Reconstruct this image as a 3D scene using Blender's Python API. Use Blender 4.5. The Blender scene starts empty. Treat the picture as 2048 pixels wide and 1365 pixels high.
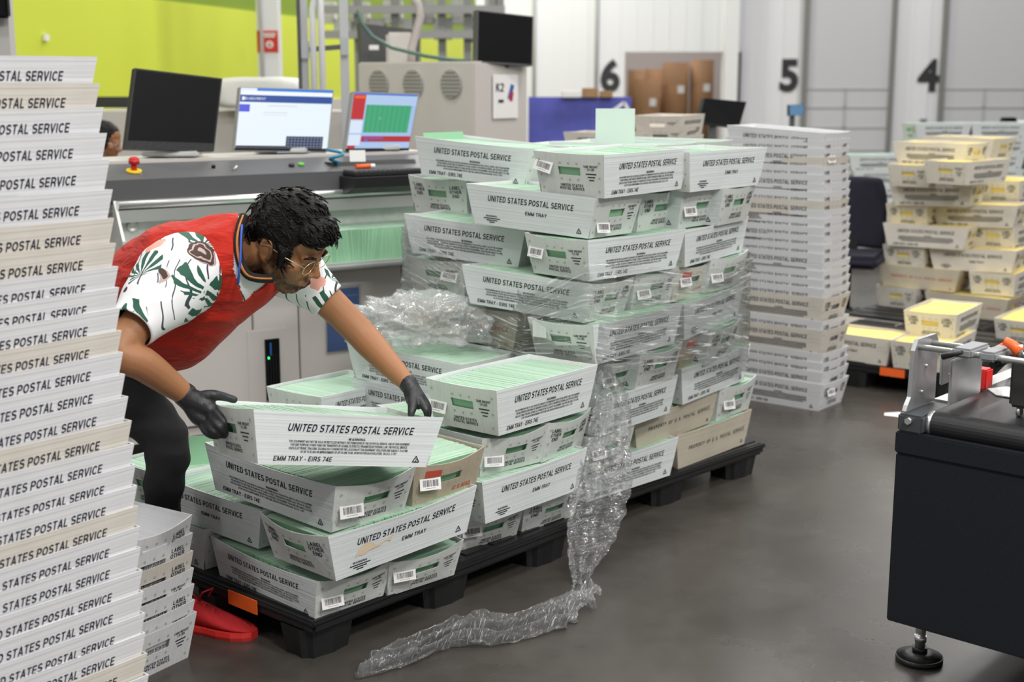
import bpy, bmesh, math, random
from mathutils import Vector, Matrix, noise
D = bpy.data; S = bpy.context.scene; COL = S.collection
RND = random.Random(7)
PI = math.pi
# ------------------------------------------------------------------ camera
FPX, PITCH, CAMH = 2700.0, 0.1929, 1.695
cam = D.cameras.new('camera'); cam.sensor_width = 36; cam.lens = FPX/2048*36
cam.dof.use_dof = True; cam.dof.focus_distance = 4.05; cam.dof.aperture_fstop = 2.9
cam.clip_end = 200
co = D.objects.new('camera', cam); COL.objects.link(co)
co.location = (0, 0, CAMH); co.rotation_euler = (PI/2-PITCH, 0, 0)
S.camera = co
# ------------------------------------------------------------------ world, lights, exposure
S.view_settings.view_transform = 'Standard'; S.view_settings.look = 'None'
S.view_settings.gamma = 1; S.view_settings.use_curve_mapping = False
S.view_settings.exposure = 0.0
wd = D.worlds.new('hall_light'); S.world = wd; wd.use_nodes = True
wd.node_tree.nodes['Background'].inputs[0].default_value = (1.0, .99, .97, 1)
wd.node_tree.nodes['Background'].inputs[1].default_value = 0.36
def ceiling_or_fill_lamp(x, y, z, e, sx=1.3, sy=.5):
    l = D.lights.new('ceiling_or_fill_lamp', 'AREA'); l.shape = 'RECTANGLE'; l.size = sx; l.size_y = sy
    l.energy = e; l.color = (1, .98, .95)
    o = D.objects.new('ceiling_or_fill_lamp', l); COL.objects.link(o); o.location = (x, y, z)
for lx in (-5.5, -1.5, 2.2, 6.0):
    for ly in (-1.5, 3.2, 8.0, 13.5):
        ceiling_or_fill_lamp(lx, ly, 6.5, (62 if lx < 0 else 118)*(1.6 if ly < 0 and lx < 0 else 3.8 if ly < 0 else 1.9 if ly > 5 and lx < 0 else 1))
for lx in (-9, 0, 8, 16):
    for ly in (19, 25):
        ceiling_or_fill_lamp(lx, ly, 7.5, 430 if lx < 5 else 150, 2.4, 1.0)
# ------------------------------------------------------------------ pixel -> point on a chosen plane of the place
_s, _c = math.sin(PITCH), math.cos(PITCH)
def ray(x, y):
    a = (x-1024)/FPX; b = (682.5-y)/FPX
    return Vector((a, b*_s+_c, b*_c-_s))
def PZ(x, y, z):
    r = ray(x, y); return Vector((0, 0, CAMH)) + r*((z-CAMH)/r.z)
def PY(x, y, Y):
    r = ray(x, y); return Vector((0, 0, CAMH)) + r*(Y/r.y)
class Frame:                                  # an upright local frame: x along, y away, z up
    def __init__(s, o, deg):
        s.o = Vector(o); s.a = math.radians(deg)
        s.ex = Vector((math.cos(s.a), math.sin(s.a), 0)); s.ey = Vector((-math.sin(s.a), math.cos(s.a), 0))
    def w(s, x, y, z): return s.o + s.ex*x + s.ey*y + Vector((0, 0, z))
    def at(s, px, py, yl):                    # local (x, z) where the sight line meets the plane y = yl
        r = ray(px, py); c = Vector((0, 0, CAMH))
        t = (yl - (c-s.o).dot(s.ey))/r.dot(s.ey); p = c + r*t - s.o
        return p.dot(s.ex), p.z
# ------------------------------------------------------------------ mesh builder
MW = {}
def mw(o): return MW.get(o.name, Matrix.Identity(4))
class MB:
    def __init__(s): s.v = []; s.f = []; s.m = []; s.sm = []
    def add(s, vs, fs, m=0, smooth=False):
        n = len(s.v); s.v += [Vector(v) for v in vs]
        for f in fs: s.f.append([i+n for i in f]); s.m.append(m); s.sm.append(smooth)
        return s
    def box(s, c, d, m=0, R=None):
        c = Vector(c); x, y, z = d[0]/2, d[1]/2, d[2]/2
        vs = [Vector((a*x, b*y, e*z)) for a in (-1, 1) for b in (-1, 1) for e in (-1, 1)]
        if R: vs = [R @ v for v in vs]
        return s.add([v+c for v in vs], [(0,1,3,2),(4,6,7,5),(0,4,5,1),(2,3,7,6),(0,2,6,4),(1,5,7,3)], m)
    def bbox(s, c, d, r=.005, m=0, R=None):   # box with bevelled edges
        bm = bmesh.new(); bmesh.ops.create_cube(bm, size=1)
        for v in bm.verts: v.co = Vector((v.co.x*d[0], v.co.y*d[1], v.co.z*d[2]))
        bmesh.ops.bevel(bm, geom=bm.edges[:], offset=min(r, min(d)*.45), segments=2, affect='EDGES')
        bm.verts.index_update(); c = Vector(c)
        s.add([((R @ v.co) if R else v.co)+c for v in bm.verts], [[v.index for v in f.verts] for f in bm.faces], m)
        bm.free(); return s
    def tube(s, pts, rs, n=10, m=0, cap=True, smooth=True):
        pts = [Vector(p) for p in pts]
        if not hasattr(rs, '__len__'): rs = [rs]*len(pts)
        vs = []; up = None
        for i, p in enumerate(pts):
            d = (pts[min(i+1, len(pts)-1)] - pts[max(i-1, 0)])
            if d.length < 1e-9: d = Vector((0,0,1))
            d.normalize()
            if up is None: up = Vector((0,0,1)) if abs(d.z) < .9 else Vector((1,0,0))
            a = up - d*up.dot(d)
            if a.length < 1e-6: a = d.orthogonal()
            a.normalize(); b = d.cross(a); up = a
            vs += [p + (a*math.cos(2*PI*k/n) + b*math.sin(2*PI*k/n))*rs[i] for k in range(n)]
        fs = []
        for i in range(len(pts)-1):
            for k in range(n): fs.append((i*n+k, i*n+(k+1)%n, (i+1)*n+(k+1)%n, (i+1)*n+k))
        s.add(vs, fs, m, smooth)
        if cap:
            n0 = len(s.v)-len(vs)
            s.f.append([n0+k for k in range(n)][::-1]); s.m.append(m); s.sm.append(False)
            s.f.append([n0+(len(pts)-1)*n+k for k in range(n)]); s.m.append(m); s.sm.append(False)
        return s
    def cyl(s, a, b, r, n=20, m=0, r2=None): return s.tube([a, b], [r, r if r2 is None else r2], n, m)
    def ball(s, c, r, m=0, n=14):
        c = Vector(c); r = Vector(r) if hasattr(r, '__len__') else Vector((r, r, r)); vs = []; fs = []; k = n//2
        for i in range(k+1):
            for j in range(n):
                t = PI*i/k; p = 2*PI*j/n
                vs.append(c + Vector((r.x*math.sin(t)*math.cos(p), r.y*math.sin(t)*math.sin(p), r.z*math.cos(t))))
        for i in range(k):
            for j in range(n): fs.append((i*n+j, (i+1)*n+j, (i+1)*n+(j+1)%n, i*n+(j+1)%n))
        return s.add(vs, fs, m, True)
    def prism(s, poly, h0, h1, axis='z', m=0): # polygon in the two other axes, extruded along axis
        def mk(p, h):
            return {'z': (p[0], p[1], h), 'y': (p[0], h, p[1]), 'x': (h, p[0], p[1])}[axis]
        n = len(poly)
        vs = [mk(p, h0) for p in poly] + [mk(p, h1) for p in poly]
        return s.add(vs, [list(range(n))[::-1], list(range(n, 2*n))] + [(i, (i+1)%n, n+(i+1)%n, n+i) for i in range(n)], m)
    def grid(s, fn, nu, nv, m=0, smooth=True, closed=False):
        vs = [fn(i/nu, j/nv) for j in range(nv+1) for i in range(nu+1)]
        fs = [(j*(nu+1)+i, j*(nu+1)+i+1, (j+1)*(nu+1)+i+1, (j+1)*(nu+1)+i) for j in range(nv) for i in range(nu)]
        return s.add(vs, fs, m, smooth)
    def mesh(s, name, mats):
        me = D.meshes.new(name); me.from_pydata([tuple(v) for v in s.v], [], s.f)
        for m in mats: me.materials.append(m)
        me.polygons.foreach_set('material_index', s.m); me.polygons.foreach_set('use_smooth', s.sm)
        me.update(); return me
    def build(s, name, mats, parent=None, world=False, fix=True):
        if not isinstance(mats, (list, tuple)): mats = [mats]
        if world and parent is not None:
            iv = mw(parent).inverted(); s.v = [iv @ v for v in s.v]
        me = s.mesh(name, mats)
        if fix:
            bm = bmesh.new(); bm.from_mesh(me); bmesh.ops.recalc_face_normals(bm, faces=bm.faces[:]); bm.to_mesh(me); bm.free()
        return link(name, me, parent)
def link(name, me, parent=None):
    o = D.objects.new(name, me); COL.objects.link(o)
    if parent is not None: o.parent = parent; MW[o.name] = mw(parent)
    return o
def tag(o, label, cat, group=None, kind=None):
    if label: o['label'] = label
    if cat: o['category'] = cat
    if group: o['group'] = group
    if kind: o['kind'] = kind
    return o
def thing(name, label, cat, loc=(0,0,0), rot=(0,0,0), group=None, scale=(1,1,1)):
    o = D.objects.new(name, None); COL.objects.link(o); o.empty_display_size = .1
    if not hasattr(rot, '__len__'): rot = (0, 0, rot)
    o.location = loc; o.rotation_euler = rot; o.scale = scale
    from mathutils import Euler
    MW[o.name] = Matrix.LocRotScale(Vector(loc), Euler(rot), Vector(scale))
    return tag(o, label, cat, group)
def struct(o): o['kind'] = 'structure'; return o
def catmull(P, n):
    out = []
    for i in range(len(P)-1):
        p0, p1, p2, p3 = P[max(0, i-1)], P[i], P[i+1], P[min(len(P)-1, i+2)]
        for k in range(n):
            t = k/n; out.append(.5*((2*p1)+(p2-p0)*t+(2*p0-5*p1+4*p2-p3)*t*t+(3*p1-p0-3*p2+p3)*t**3))
    out.append(P[-1]); return out
# ------------------------------------------------------------------ materials
def lin(r, g, b):
    f = lambda c: c/12.92 if c <= .04045 else ((c+.055)/1.055)**2.4
    return (f(r/255), f(g/255), f(b/255), 1)
def mat(name, col, rough=.5, metal=0, spec=.5, bump=0, bscale=60, vary=0, vscale=8, emit=None, estr=1, stretch=None):
    m = D.materials.new(name); m.use_nodes = True; nt = m.node_tree; b = nt.nodes['Principled BSDF']
    b.inputs['Base Color'].default_value = col; b.inputs['Roughness'].default_value = rough
    b.inputs['Metallic'].default_value = metal; b.inputs['Specular IOR Level'].default_value = spec
    if emit:
        b.inputs['Emission Color'].default_value = emit; b.inputs['Emission Strength'].default_value = estr
    if bump or vary:
        tc = nt.nodes.new('ShaderNodeTexCoord'); mp = nt.nodes.new('ShaderNodeMapping')
        nt.links.new(tc.outputs['Object'], mp.inputs[0])
        if stretch: mp.inputs['Scale'].default_value = stretch
        if bump:
            n = nt.nodes.new('ShaderNodeTexNoise'); n.inputs['Scale'].default_value = bscale; n.inputs['Detail'].default_value = 3
            bp = nt.nodes.new('ShaderNodeBump'); bp.inputs['Strength'].default_value = bump; bp.inputs['Distance'].default_value = .01
            nt.links.new(mp.outputs[0], n.inputs['Vector']); nt.links.new(n.outputs[0], bp.inputs['Height']); nt.links.new(bp.outputs[0], b.inputs['Normal'])
        if vary:
            n = nt.nodes.new('ShaderNodeTexNoise'); n.inputs['Scale'].default_value = vscale; n.inputs['Detail'].default_value = 4
            nt.links.new(mp.outputs[0], n.inputs['Vector'])
            r = nt.nodes.new('ShaderNodeMapRange'); r.inputs[1].default_value = .3; r.inputs[2].default_value = .7
            r.inputs[3].default_value = 1-vary; r.inputs[4].default_value = 1+vary
            x = nt.nodes.new('ShaderNodeVectorMath'); x.operation = 'SCALE'; x.inputs[0].default_value = col[:3]
            nt.links.new(n.outputs[0], r.inputs[0]); nt.links.new(r.outputs[0], x.inputs['Scale']); nt.links.new(x.outputs[0], b.inputs['Base Color'])
    return m
def plastic_sheet(name, col, seethrough=.10, axis='Z', dirt=.06):
    # fluted plastic board: fine flute lines, faint dirt, a little see-through
    m = D.materials.new(name); m.use_nodes = True; nt = m.node_tree; N = nt.nodes; L = nt.links
    b = N['Principled BSDF']; out = N['Material Output']
    b.inputs['Roughness'].default_value = .42; b.inputs['Specular IOR Level'].default_value = .45
    tc = N.new('ShaderNodeTexCoord'); mp = N.new('ShaderNodeMapping'); L.new(tc.outputs['Object'], mp.inputs[0])
    mp.inputs['Scale'].default_value = (1.2, 1.2, 130) if axis == 'Z' else (1.2, 190, 1.2)
    n = N.new('ShaderNodeTexNoise'); n.inputs['Scale'].default_value = 1; n.inputs['Detail'].default_value = 2; L.new(mp.outputs[0], n.inputs['Vector'])
    bp = N.new('ShaderNodeBump'); bp.inputs['Strength'].default_value = .35; bp.inputs['Distance'].default_value = .004
    L.new(n.outputs[0], bp.inputs['Height']); L.new(bp.outputs[0], b.inputs['Normal'])
    n2 = N.new('ShaderNodeTexNoise'); n2.inputs['Scale'].default_value = 9; n2.inputs['Detail'].default_value = 5; L.new(tc.outputs['Object'], n2.inputs['Vector'])
    oi = N.new('ShaderNodeObjectInfo')
    ad = N.new('ShaderNodeMath'); ad.operation = 'MULTIPLY_ADD'; L.new(n.outputs[0], ad.inputs[0]); ad.inputs[1].default_value = .16; ad.inputs[2].default_value = .86
    a2 = N.new('ShaderNodeMath'); a2.operation = 'MULTIPLY_ADD'; L.new(n2.outputs[0], a2.inputs[0]); a2.inputs[1].default_value = dirt*2.5; L.new(ad.outputs[0], a2.inputs[2])
    a3 = N.new('ShaderNodeMath'); a3.operation = 'SUBTRACT'; L.new(a2.outputs[0], a3.inputs[0]); a3.inputs[1].default_value = dirt*1.25
    sc = N.new('ShaderNodeVectorMath'); sc.operation = 'SCALE'; sc.inputs[0].default_value = col[:3]; L.new(a3.outputs[0], sc.inputs['Scale'])
    L.new(sc.outputs[0], b.inputs['Base Color'])
    if seethrough:
        t = N.new('ShaderNodeBsdfTransparent'); mx = N.new('ShaderNodeMixShader'); mx.inputs[0].default_value = seethrough
        L.new(b.outputs[0], mx.inputs[1]); L.new(t.outputs[0], mx.inputs[2]); L.new(mx.outputs[0], out.inputs['Surface'])
    return m
def envelope_paper(name, c1, c2):
    m = D.materials.new(name); m.use_nodes = True; nt = m.node_tree; N = nt.nodes; L = nt.links; b = N['Principled BSDF']
    b.inputs['Roughness'].default_value = .8; b.inputs['Specular IOR Level'].default_value = .2
    g = N.new('ShaderNodeNewGeometry'); r = N.new('ShaderNodeMix'); r.data_type = 'RGBA'
    r.inputs[6].default_value = c1; r.inputs[7].default_value = c2
    L.new(g.outputs['Random Per Island'], r.inputs[0]); L.new(r.outputs[2], b.inputs['Base Color'])
    return m
def film_mat(name, haze=.07, gloss=.16, streak=(3, 3, 40), rot=(0, 0, 0), bstr=.9, dist=.02, rough=.08, tsc=1.0, fres=.8, glint_scale=1.0, painted_glint=.5):
    # clear stretch film: mostly transparent, glossy, creased
    m = D.materials.new(name); m.use_nodes = True; nt = m.node_tree; N = nt.nodes; L = nt.links
    N.remove(N['Principled BSDF']); out = N['Material Output']
    tc = N.new('ShaderNodeTexCoord'); mp = N.new('ShaderNodeMapping'); mp.inputs['Scale'].default_value = streak; mp.inputs['Rotation'].default_value = rot
    L.new(tc.outputs['UV'] if tsc else tc.outputs['Object'], mp.inputs[0])
    n = N.new('ShaderNodeTexNoise'); n.inputs['Scale'].default_value = 1; n.inputs['Detail'].default_value = 4; n.inputs['Distortion'].default_value = .6
    L.new(mp.outputs[0], n.inputs['Vector'])
    bp = N.new('ShaderNodeBump'); bp.inputs['Strength'].default_value = bstr; bp.inputs['Distance'].default_value = dist; L.new(n.outputs[0], bp.inputs['Height'])
    t = N.new('ShaderNodeBsdfTransparent'); t.inputs[0].default_value = (.985, .99, .99, 1)
    g = N.new('ShaderNodeBsdfGlossy'); g.inputs['Roughness'].default_value = rough; L.new(bp.outputs[0], g.inputs['Normal'])
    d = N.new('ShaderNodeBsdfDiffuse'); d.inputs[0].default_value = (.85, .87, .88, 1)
    # creases whitened in the colour, painting in bright highlight streaks
    cr = N.new('ShaderNodeTexNoise'); cr.inputs['Scale'].default_value = glint_scale; cr.inputs['Detail'].default_value = 3; cr.inputs['Distortion'].default_value = .8; L.new(mp.outputs[0], cr.inputs['Vector'])
    cm = N.new('ShaderNodeMapRange'); cm.inputs[1].default_value = .58; cm.inputs[2].default_value = .70; cm.inputs[3].default_value = haze; cm.inputs[4].default_value = painted_glint; L.new(cr.outputs[0], cm.inputs[0])
    fr = N.new('ShaderNodeFresnel'); fr.inputs['IOR'].default_value = 1.5; L.new(bp.outputs[0], fr.inputs['Normal'])
    mu = N.new('ShaderNodeMath'); mu.operation = 'MULTIPLY_ADD'; L.new(fr.outputs[0], mu.inputs[0]); mu.inputs[1].default_value = fres; mu.inputs[2].default_value = gloss
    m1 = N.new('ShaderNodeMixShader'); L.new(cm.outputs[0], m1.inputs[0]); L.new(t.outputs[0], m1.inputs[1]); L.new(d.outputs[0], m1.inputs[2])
    m2 = N.new('ShaderNodeMixShader'); L.new(mu.outputs[0], m2.inputs[0]); L.new(m1.outputs[0], m2.inputs[1]); L.new(g.outputs[0], m2.inputs[2])
    L.new(m2.outputs[0], out.inputs['Surface'])
    return m
M = {}
M['white_sheet'] = plastic_sheet('white_fluted_plastic', (.80, .845, .845, 1), .13)
M['white_end'] = plastic_sheet('white_fluted_plastic_end', (.78, .81, .78, 1), .13, 'Y')
M['cream_sheet'] = plastic_sheet('cream_fluted_plastic', (.76, .72, .65, 1), .05, dirt=.10)
M['cream_end'] = plastic_sheet('cream_fluted_plastic_end', (.76, .72, .64, 1), .05, 'Y', dirt=.10)
M['tan_sheet'] = plastic_sheet('tan_fluted_plastic', (.56, .51, .41, 1), .04, dirt=.12)
M['tan_end'] = plastic_sheet('tan_fluted_plastic_end', (.52, .44, .33, 1), .04, 'Y', dirt=.16)
M['empty_sheet'] = plastic_sheet('empty_tray_plastic', (.70, .705, .725, 1), 0)
M['empty_end'] = plastic_sheet('empty_tray_plastic_end', (.76, .76, .77, 1), 0, 'Y')
M['emptytan_sheet'] = plastic_sheet('aged_tray_plastic', (.66, .62, .56, 1), 0, dirt=.1)
M['emptytan_end'] = plastic_sheet('aged_tray_plastic_end', (.68, .63, .56, 1), 0, 'Y', dirt=.1)
M['ink'] = mat('navy_print', (.012, .012, .03, 1), .6)
M['ink_green'] = mat('dark_print', (.012, .025, .02, 1), .6)
M['ink_red'] = mat('red_print', (.55, .08, .05, 1), .6)
M['dimple'] = mat('dimple_grey', (.42, .44, .40, 1), .6)
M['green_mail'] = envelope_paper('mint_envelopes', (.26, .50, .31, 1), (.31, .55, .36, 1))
M['green_mail_edge'] = envelope_paper('mint_envelope_lit_tops', (.39, .545, .425, 1), (.405, .56, .44, 1))  # paler tops: light on the upward faces put into the colour
M['yellow_mail_edge'] = envelope_paper('yellow_envelope_lit_tops', (.85, .68, .20, 1), (.92, .78, .29, 1))  # same for yellow: tops painted a little lighter, as if lit
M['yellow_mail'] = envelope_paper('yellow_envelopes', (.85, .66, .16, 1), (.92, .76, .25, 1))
M['paper'] = mat('white_paper', (.82, .81, .80, 1), .7)
M['bar'] = mat('barcode_black', (.03, .03, .035, 1), .7)
M['black_plastic'] = mat('black_plastic', (.012, .012, .013, 1), .45, bump=.15, bscale=90)
M['steel'] = mat('brushed_steel', (.72, .72, .71, 1), .32, .9)
M['galv'] = mat('galvanised_plate', (.60, .63, .60, 1), .4, .35, vary=.08, vscale=30)
M['dark_grey'] = mat('charcoal_grey_paint', (.085, .085, .09, 1), .5, bump=.1, bscale=300)
M['beige'] = mat('beige_grey_paint', (.56, .53, .50, 1), .5)
M['white_paint'] = mat('white_paint', (.80, .80, .82, 1), .55)
M['cabinet'] = mat('blue_black_powder_coat', (.008, .010, .014, 1), .55, bump=.2, bscale=400, spec=.3)
M['orange'] = mat('orange_plastic', (.85, .13, .02, 1), .4)
M['screen_black'] = mat('black_screen', (.006, .006, .007, 1), .4, spec=.15)
M['kraft'] = mat('kraft_paper', (.30, .16, .075, 1), .75, vary=.08, vscale=3)
M['card'] = mat('brown_cardboard', (.34, .20, .10, 1), .8, vary=.08, vscale=6)
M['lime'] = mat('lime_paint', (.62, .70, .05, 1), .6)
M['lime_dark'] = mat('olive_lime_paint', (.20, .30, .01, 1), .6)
M['navy'] = mat('navy_fabric', (.012, .012, .025, 1), .9, bump=.3, bscale=300)
M['blue_sign'] = mat('blue_sign', (.025, .12, .42, 1), .4)
M['red'] = mat('red_plastic', (.55, .015, .012, 1), .35)
M['yellow'] = mat('yellow_plastic', (.85, .62, .02, 1), .4)
M['glass'] = None
# ------------------------------------------------------------------ lettering
_TX = {}
def _arc(cx, cy, rx, ry, a0, a1, n):
    return [(cx+rx*math.cos(math.radians(a0+(a1-a0)*k/n)), cy+ry*math.sin(math.radians(a0+(a1-a0)*k/n))) for k in range(n+1)]
def glyph(ch, n):
    # bold sans capitals as centre lines: (advance width, [polyline, ...])
    A = lambda *a: _arc(*a, n)
    t, m, b = .92, .51, .08
    G = {
     'A': (.72, [[(.07, 0), (.36, .98), (.65, 0)], [(.17, .30), (.55, .30)]]),
     'B': (.68, [[(.10, 0), (.10, 1)], [(.10, t)] + A(.38, .72, .20, .20, 90, -90) + [(.10, m)], [(.10, m)] + A(.39, .295, .22, .215, 90, -90) + [(.10, b)]]),
     'C': (.72, [A(.39, .5, .30, .42, 42, 318)]), 'G': (.76, [A(.39, .5, .30, .42, 42, 330) + [(.68, .46), (.42, .46)]]),
     'D': (.72, [[(.10, 0), (.10, 1)], [(.10, t)] + A(.34, .5, .28, .42, 90, -90) + [(.10, b)]]),
     'E': (.64, [[(.10, 0), (.10, 1)], [(.10, t), (.60, t)], [(.10, m), (.56, m)], [(.10, b), (.60, b)]]),
     'F': (.60, [[(.10, 0), (.10, 1)], [(.10, t), (.58, t)], [(.10, m), (.52, m)]]),
     'H': (.72, [[(.10, 0), (.10, 1)], [(.62, 0), (.62, 1)], [(.10, m), (.62, m)]]), 'I': (.24, [[(.12, 0), (.12, 1)]]),
     'J': (.54, [[(.44, 1), (.44, .30)] + A(.25, .29, .19, .21, 0, -180)]), 'K': (.70, [[(.10, 0), (.10, 1)], [(.62, 1), (.12, .42)], [(.26, .58), (.64, 0)]]),
     'L': (.58, [[(.10, 1), (.10, 0)], [(.10, b), (.55, b)]]), 'M': (.84, [[(.10, 0), (.10, .98), (.42, .10), (.74, .98), (.74, 0)]]),
     'N': (.74, [[(.10, 0), (.10, .98), (.64, .02), (.64, 1)]]), 'O': (.78, [A(.39, .5, .31, .42, 0, 360)]), 'Q': (.78, [A(.39, .5, .31, .42, 0, 360), [(.45, .25), (.70, .0)]]),
     'P': (.66, [[(.10, 0), (.10, 1)], [(.10, t)] + A(.37, .68, .22, .24, 90, -90) + [(.10, .44)]]),
     'R': (.70, [[(.10, 0), (.10, 1)], [(.10, t)] + A(.38, .69, .22, .23, 90, -90) + [(.10, .46)], [(.42, .46), (.58, .30), (.62, 0)]]),
     'S': (.68, [A(.34, .715, .24, .205, 25, 250) + A(.34, .295, .26, .215, 85, -155)]), 'T': (.62, [[(.31, 0), (.31, 1)], [(.02, t), (.60, t)]]),
     'U': (.72, [[(.10, 1), (.10, .34)] + A(.36, .33, .26, .25, 180, 360) + [(.62, 1)]]), 'V': (.68, [[(.06, 1), (.34, .03), (.62, 1)]]),
     'W': (.98, [[(.06, 1), (.27, .04), (.49, .96), (.71, .04), (.92, 1)]]), 'X': (.68, [[(.06, 0), (.62, 1)], [(.06, 1), (.62, 0)]]),
     'Y': (.66, [[(.05, 1), (.33, .48), (.61, 1)], [(.33, .5), (.33, 0)]]), 'Z': (.62, [[(.06, t), (.56, t), (.06, b), (.58, b)]]),
     '0': (.60, [A(.30, .5, .22, .42, 0, 360)]), '1': (.44, [[(.28, 0), (.28, 1)], [(.06, .74), (.26, .86)]]), '2': (.60, [A(.30, .68, .22, .24, 165, -20) + [(.08, b), (.56, b)]]),
     '3': (.60, [A(.28, .715, .21, .205, 150, -80), A(.28, .295, .24, .215, 80, -150)]), '4': (.60, [[(.44, 0), (.44, .98), (.05, .30), (.58, .30)]]), '5': (.60, [[(.54, t), (.16, t), (.11, .48)] + A(.30, .33, .24, .25, 115, -150)]),
     '6': (.60, [A(.30, .31, .22, .23, 0, 360), A(.36, .42, .28, .50, 80, 200)]), '7': (.58, [[(.05, t), (.54, t), (.22, 0)]]), '8': (.60, [A(.30, .72, .20, .20, 0, 360), A(.30, .295, .23, .215, 0, 360)]), '9': (.60, [A(.30, .69, .22, .23, 0, 360), A(.24, .58, .28, .50, -100, 20)]),
     '.': (.24, [[(.12, 0), (.12, .16)]]), ',': (.24, [[(.14, .14), (.08, -.12)]]), '-': (.40, [[(.06, .42), (.34, .42)]]), '$': (.60, [A(.30, .70, .2, .17, 25, 250) + A(.30, .31, .22, .19, 85, -155), [(.30, -.1), (.30, 1.08)]]), '§': (.5, [A(.25, .7, .16, .2, 25, 270), A(.25, .3, .16, .2, 90, -155)]), ' ': (.20, [])}
    return G.get(ch, G[' '])
def text_geo(s, cap, shear=0, bold=0, align='CENTER', line=1.0, res=2, width=None, space=1.0):
    k = (s, shear, bold, align, line, res, space)
    if k not in _TX:
        n = 9 if res > 1 else 5; W = .150+bold; rows = s.upper().split('\n'); vs = []; fs = []
        for ri, row in enumerate(rows):
            gl = [glyph(c, n) for c in row]; tot = sum((g[0]+.115)*space for g in gl); x = -tot/2 if align == 'CENTER' else 0; y0 = -ri*1.42*line
            for adv, lines in gl:
                for pl in lines:
                    for q in range(len(pl)-1):
                        (a, b), (c, d) = pl[q], pl[q+1]; l = math.hypot(c-a, d-b) or 1; ux, uy = (c-a)/l, (d-b)/l
                        e0 = 0 if q == 0 else W*.30; e1 = 0 if q == len(pl)-2 else W*.30
                        a2, b2, c2, d2 = a-ux*e0, b-uy*e0, c+ux*e1, d+uy*e1; nx, ny = -uy*W/2, ux*W/2; i0 = len(vs)
                        for px, py in ((a2+nx, b2+ny), (a2-nx, b2-ny), (c2-nx, d2-ny), (c2+nx, d2+ny)): vs.append((x+px+shear*py, y0+py))
                        fs.append((i0, i0+1, i0+2, i0+3))
                x += (adv+.115)*space
        _TX[k] = (vs, fs)
    vs, fs = _TX[k]
    if not vs: return [], []
    xs = [v[0] for v in vs]; ys = [v[1] for v in vs]
    cy = (max(ys)+min(ys))/2; cx = (max(xs)+min(xs))/2 if align == 'CENTER' else 0
    sx = width/(max(xs)-min(xs)) if width else cap
    return [((v[0]-cx)*sx, (v[1]-cy)*cap) for v in vs], fs
def bold_digit(ch, size):                     # heavy painted numeral
    c = D.curves.new('t', 'FONT'); c.body = ch; c.size = 1; c.offset = .04; c.align_x = 'CENTER'; c.resolution_u = 6; c.fill_mode = 'FRONT'
    o = D.objects.new('t', c); COL.objects.link(o); bpy.context.view_layer.update()
    me = D.meshes.new_from_object(o.evaluated_get(bpy.context.evaluated_depsgraph_get()))
    vs = [(v.co.x, v.co.y) for v in me.vertices]; fs = [list(p.vertices) for p in me.polygons]
    D.objects.remove(o); D.curves.remove(c); D.meshes.remove(me); h = max(v[1] for v in vs)-min(v[1] for v in vs); m = (max(v[1] for v in vs)+min(v[1] for v in vs))/2
    return [(v[0]*size/h, (v[1]-m)*size/h) for v in vs], fs
def put_text(mb, fn, s, u, v, cap, m=0, **k):
    vs, fs = text_geo(s, cap, **k)
    mb.add([fn(u+a, v+b) for a, b in vs], fs, m)
def put_quad(mb, fn, u0, v0, u1, v1, m=0):
    mb.add([fn(u0, v0), fn(u1, v0), fn(u1, v1), fn(u0, v1)], [(0,1,2,3)], m)
def put_disc(mb, fn, u, v, r, m=0, n=10):
    mb.add([fn(u+r*math.cos(2*PI*k/n), v+r*math.sin(2*PI*k/n)) for k in range(n)], [list(range(n))], m)
def put_stroke(mb, fn, pts, w, m=0):
    for (a, b), (c, d) in zip(pts, pts[1:]):
        l = math.hypot(c-a, d-b) or 1; nx, ny = -(d-b)/l*w/2, (c-a)/l*w/2
        mb.add([fn(a+nx, b+ny), fn(a-nx, b-ny), fn(c-nx, d-ny), fn(c+nx, d+ny)], [(0,1,2,3)], m)
def put_bars(mb, fn, u0, u1, v0, v1, m, seed=1):
    r = random.Random(seed); u = u0
    while u < u1:
        w = r.choice((.0006, .0006, .0012, .0018)); put_quad(mb, fn, u, v0, min(u+w, u1), v1, m); u += w + r.choice((.0006, .0008, .0014))
# ------------------------------------------------------------------ the postal tray
LT, WT, LB, WB, H, TH = .555, .297, .492, .268, .147, .004
def lz(z): return (LB+(LT-LB)*z/H)/2
def wz(z): return (WB+(WT-WB)*z/H)/2
BUL = [(.003, .005, .003), (.009, .012, .009), (.013, .018, .015)]      # side bulge, end bulge, end rim sag
def side_fn(sy, bid):
    bs = BUL[bid][0]
    def f(X, z, off=0):
        s = max(-1, min(1, X/lz(z)))
        return Vector((X, sy*(wz(z) + bs*math.cos(PI/2*s)*(z/H)**1.3 + off), z - .0035*bid*math.cos(PI/2*s)*(z/H)**2))
    return f
def end_fn(sx, bid):
    be, sg = BUL[bid][1:]
    def f(Y, z, off=0):
        s = max(-1, min(1, Y/wz(z)))
        return Vector((sx*(lz(z) + be*math.cos(PI/2*s)*math.sin(PI*.5*(z/H)) + off), Y, z - sg*math.cos(PI/2*s)*(z/H)**2))
    return f
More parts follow.
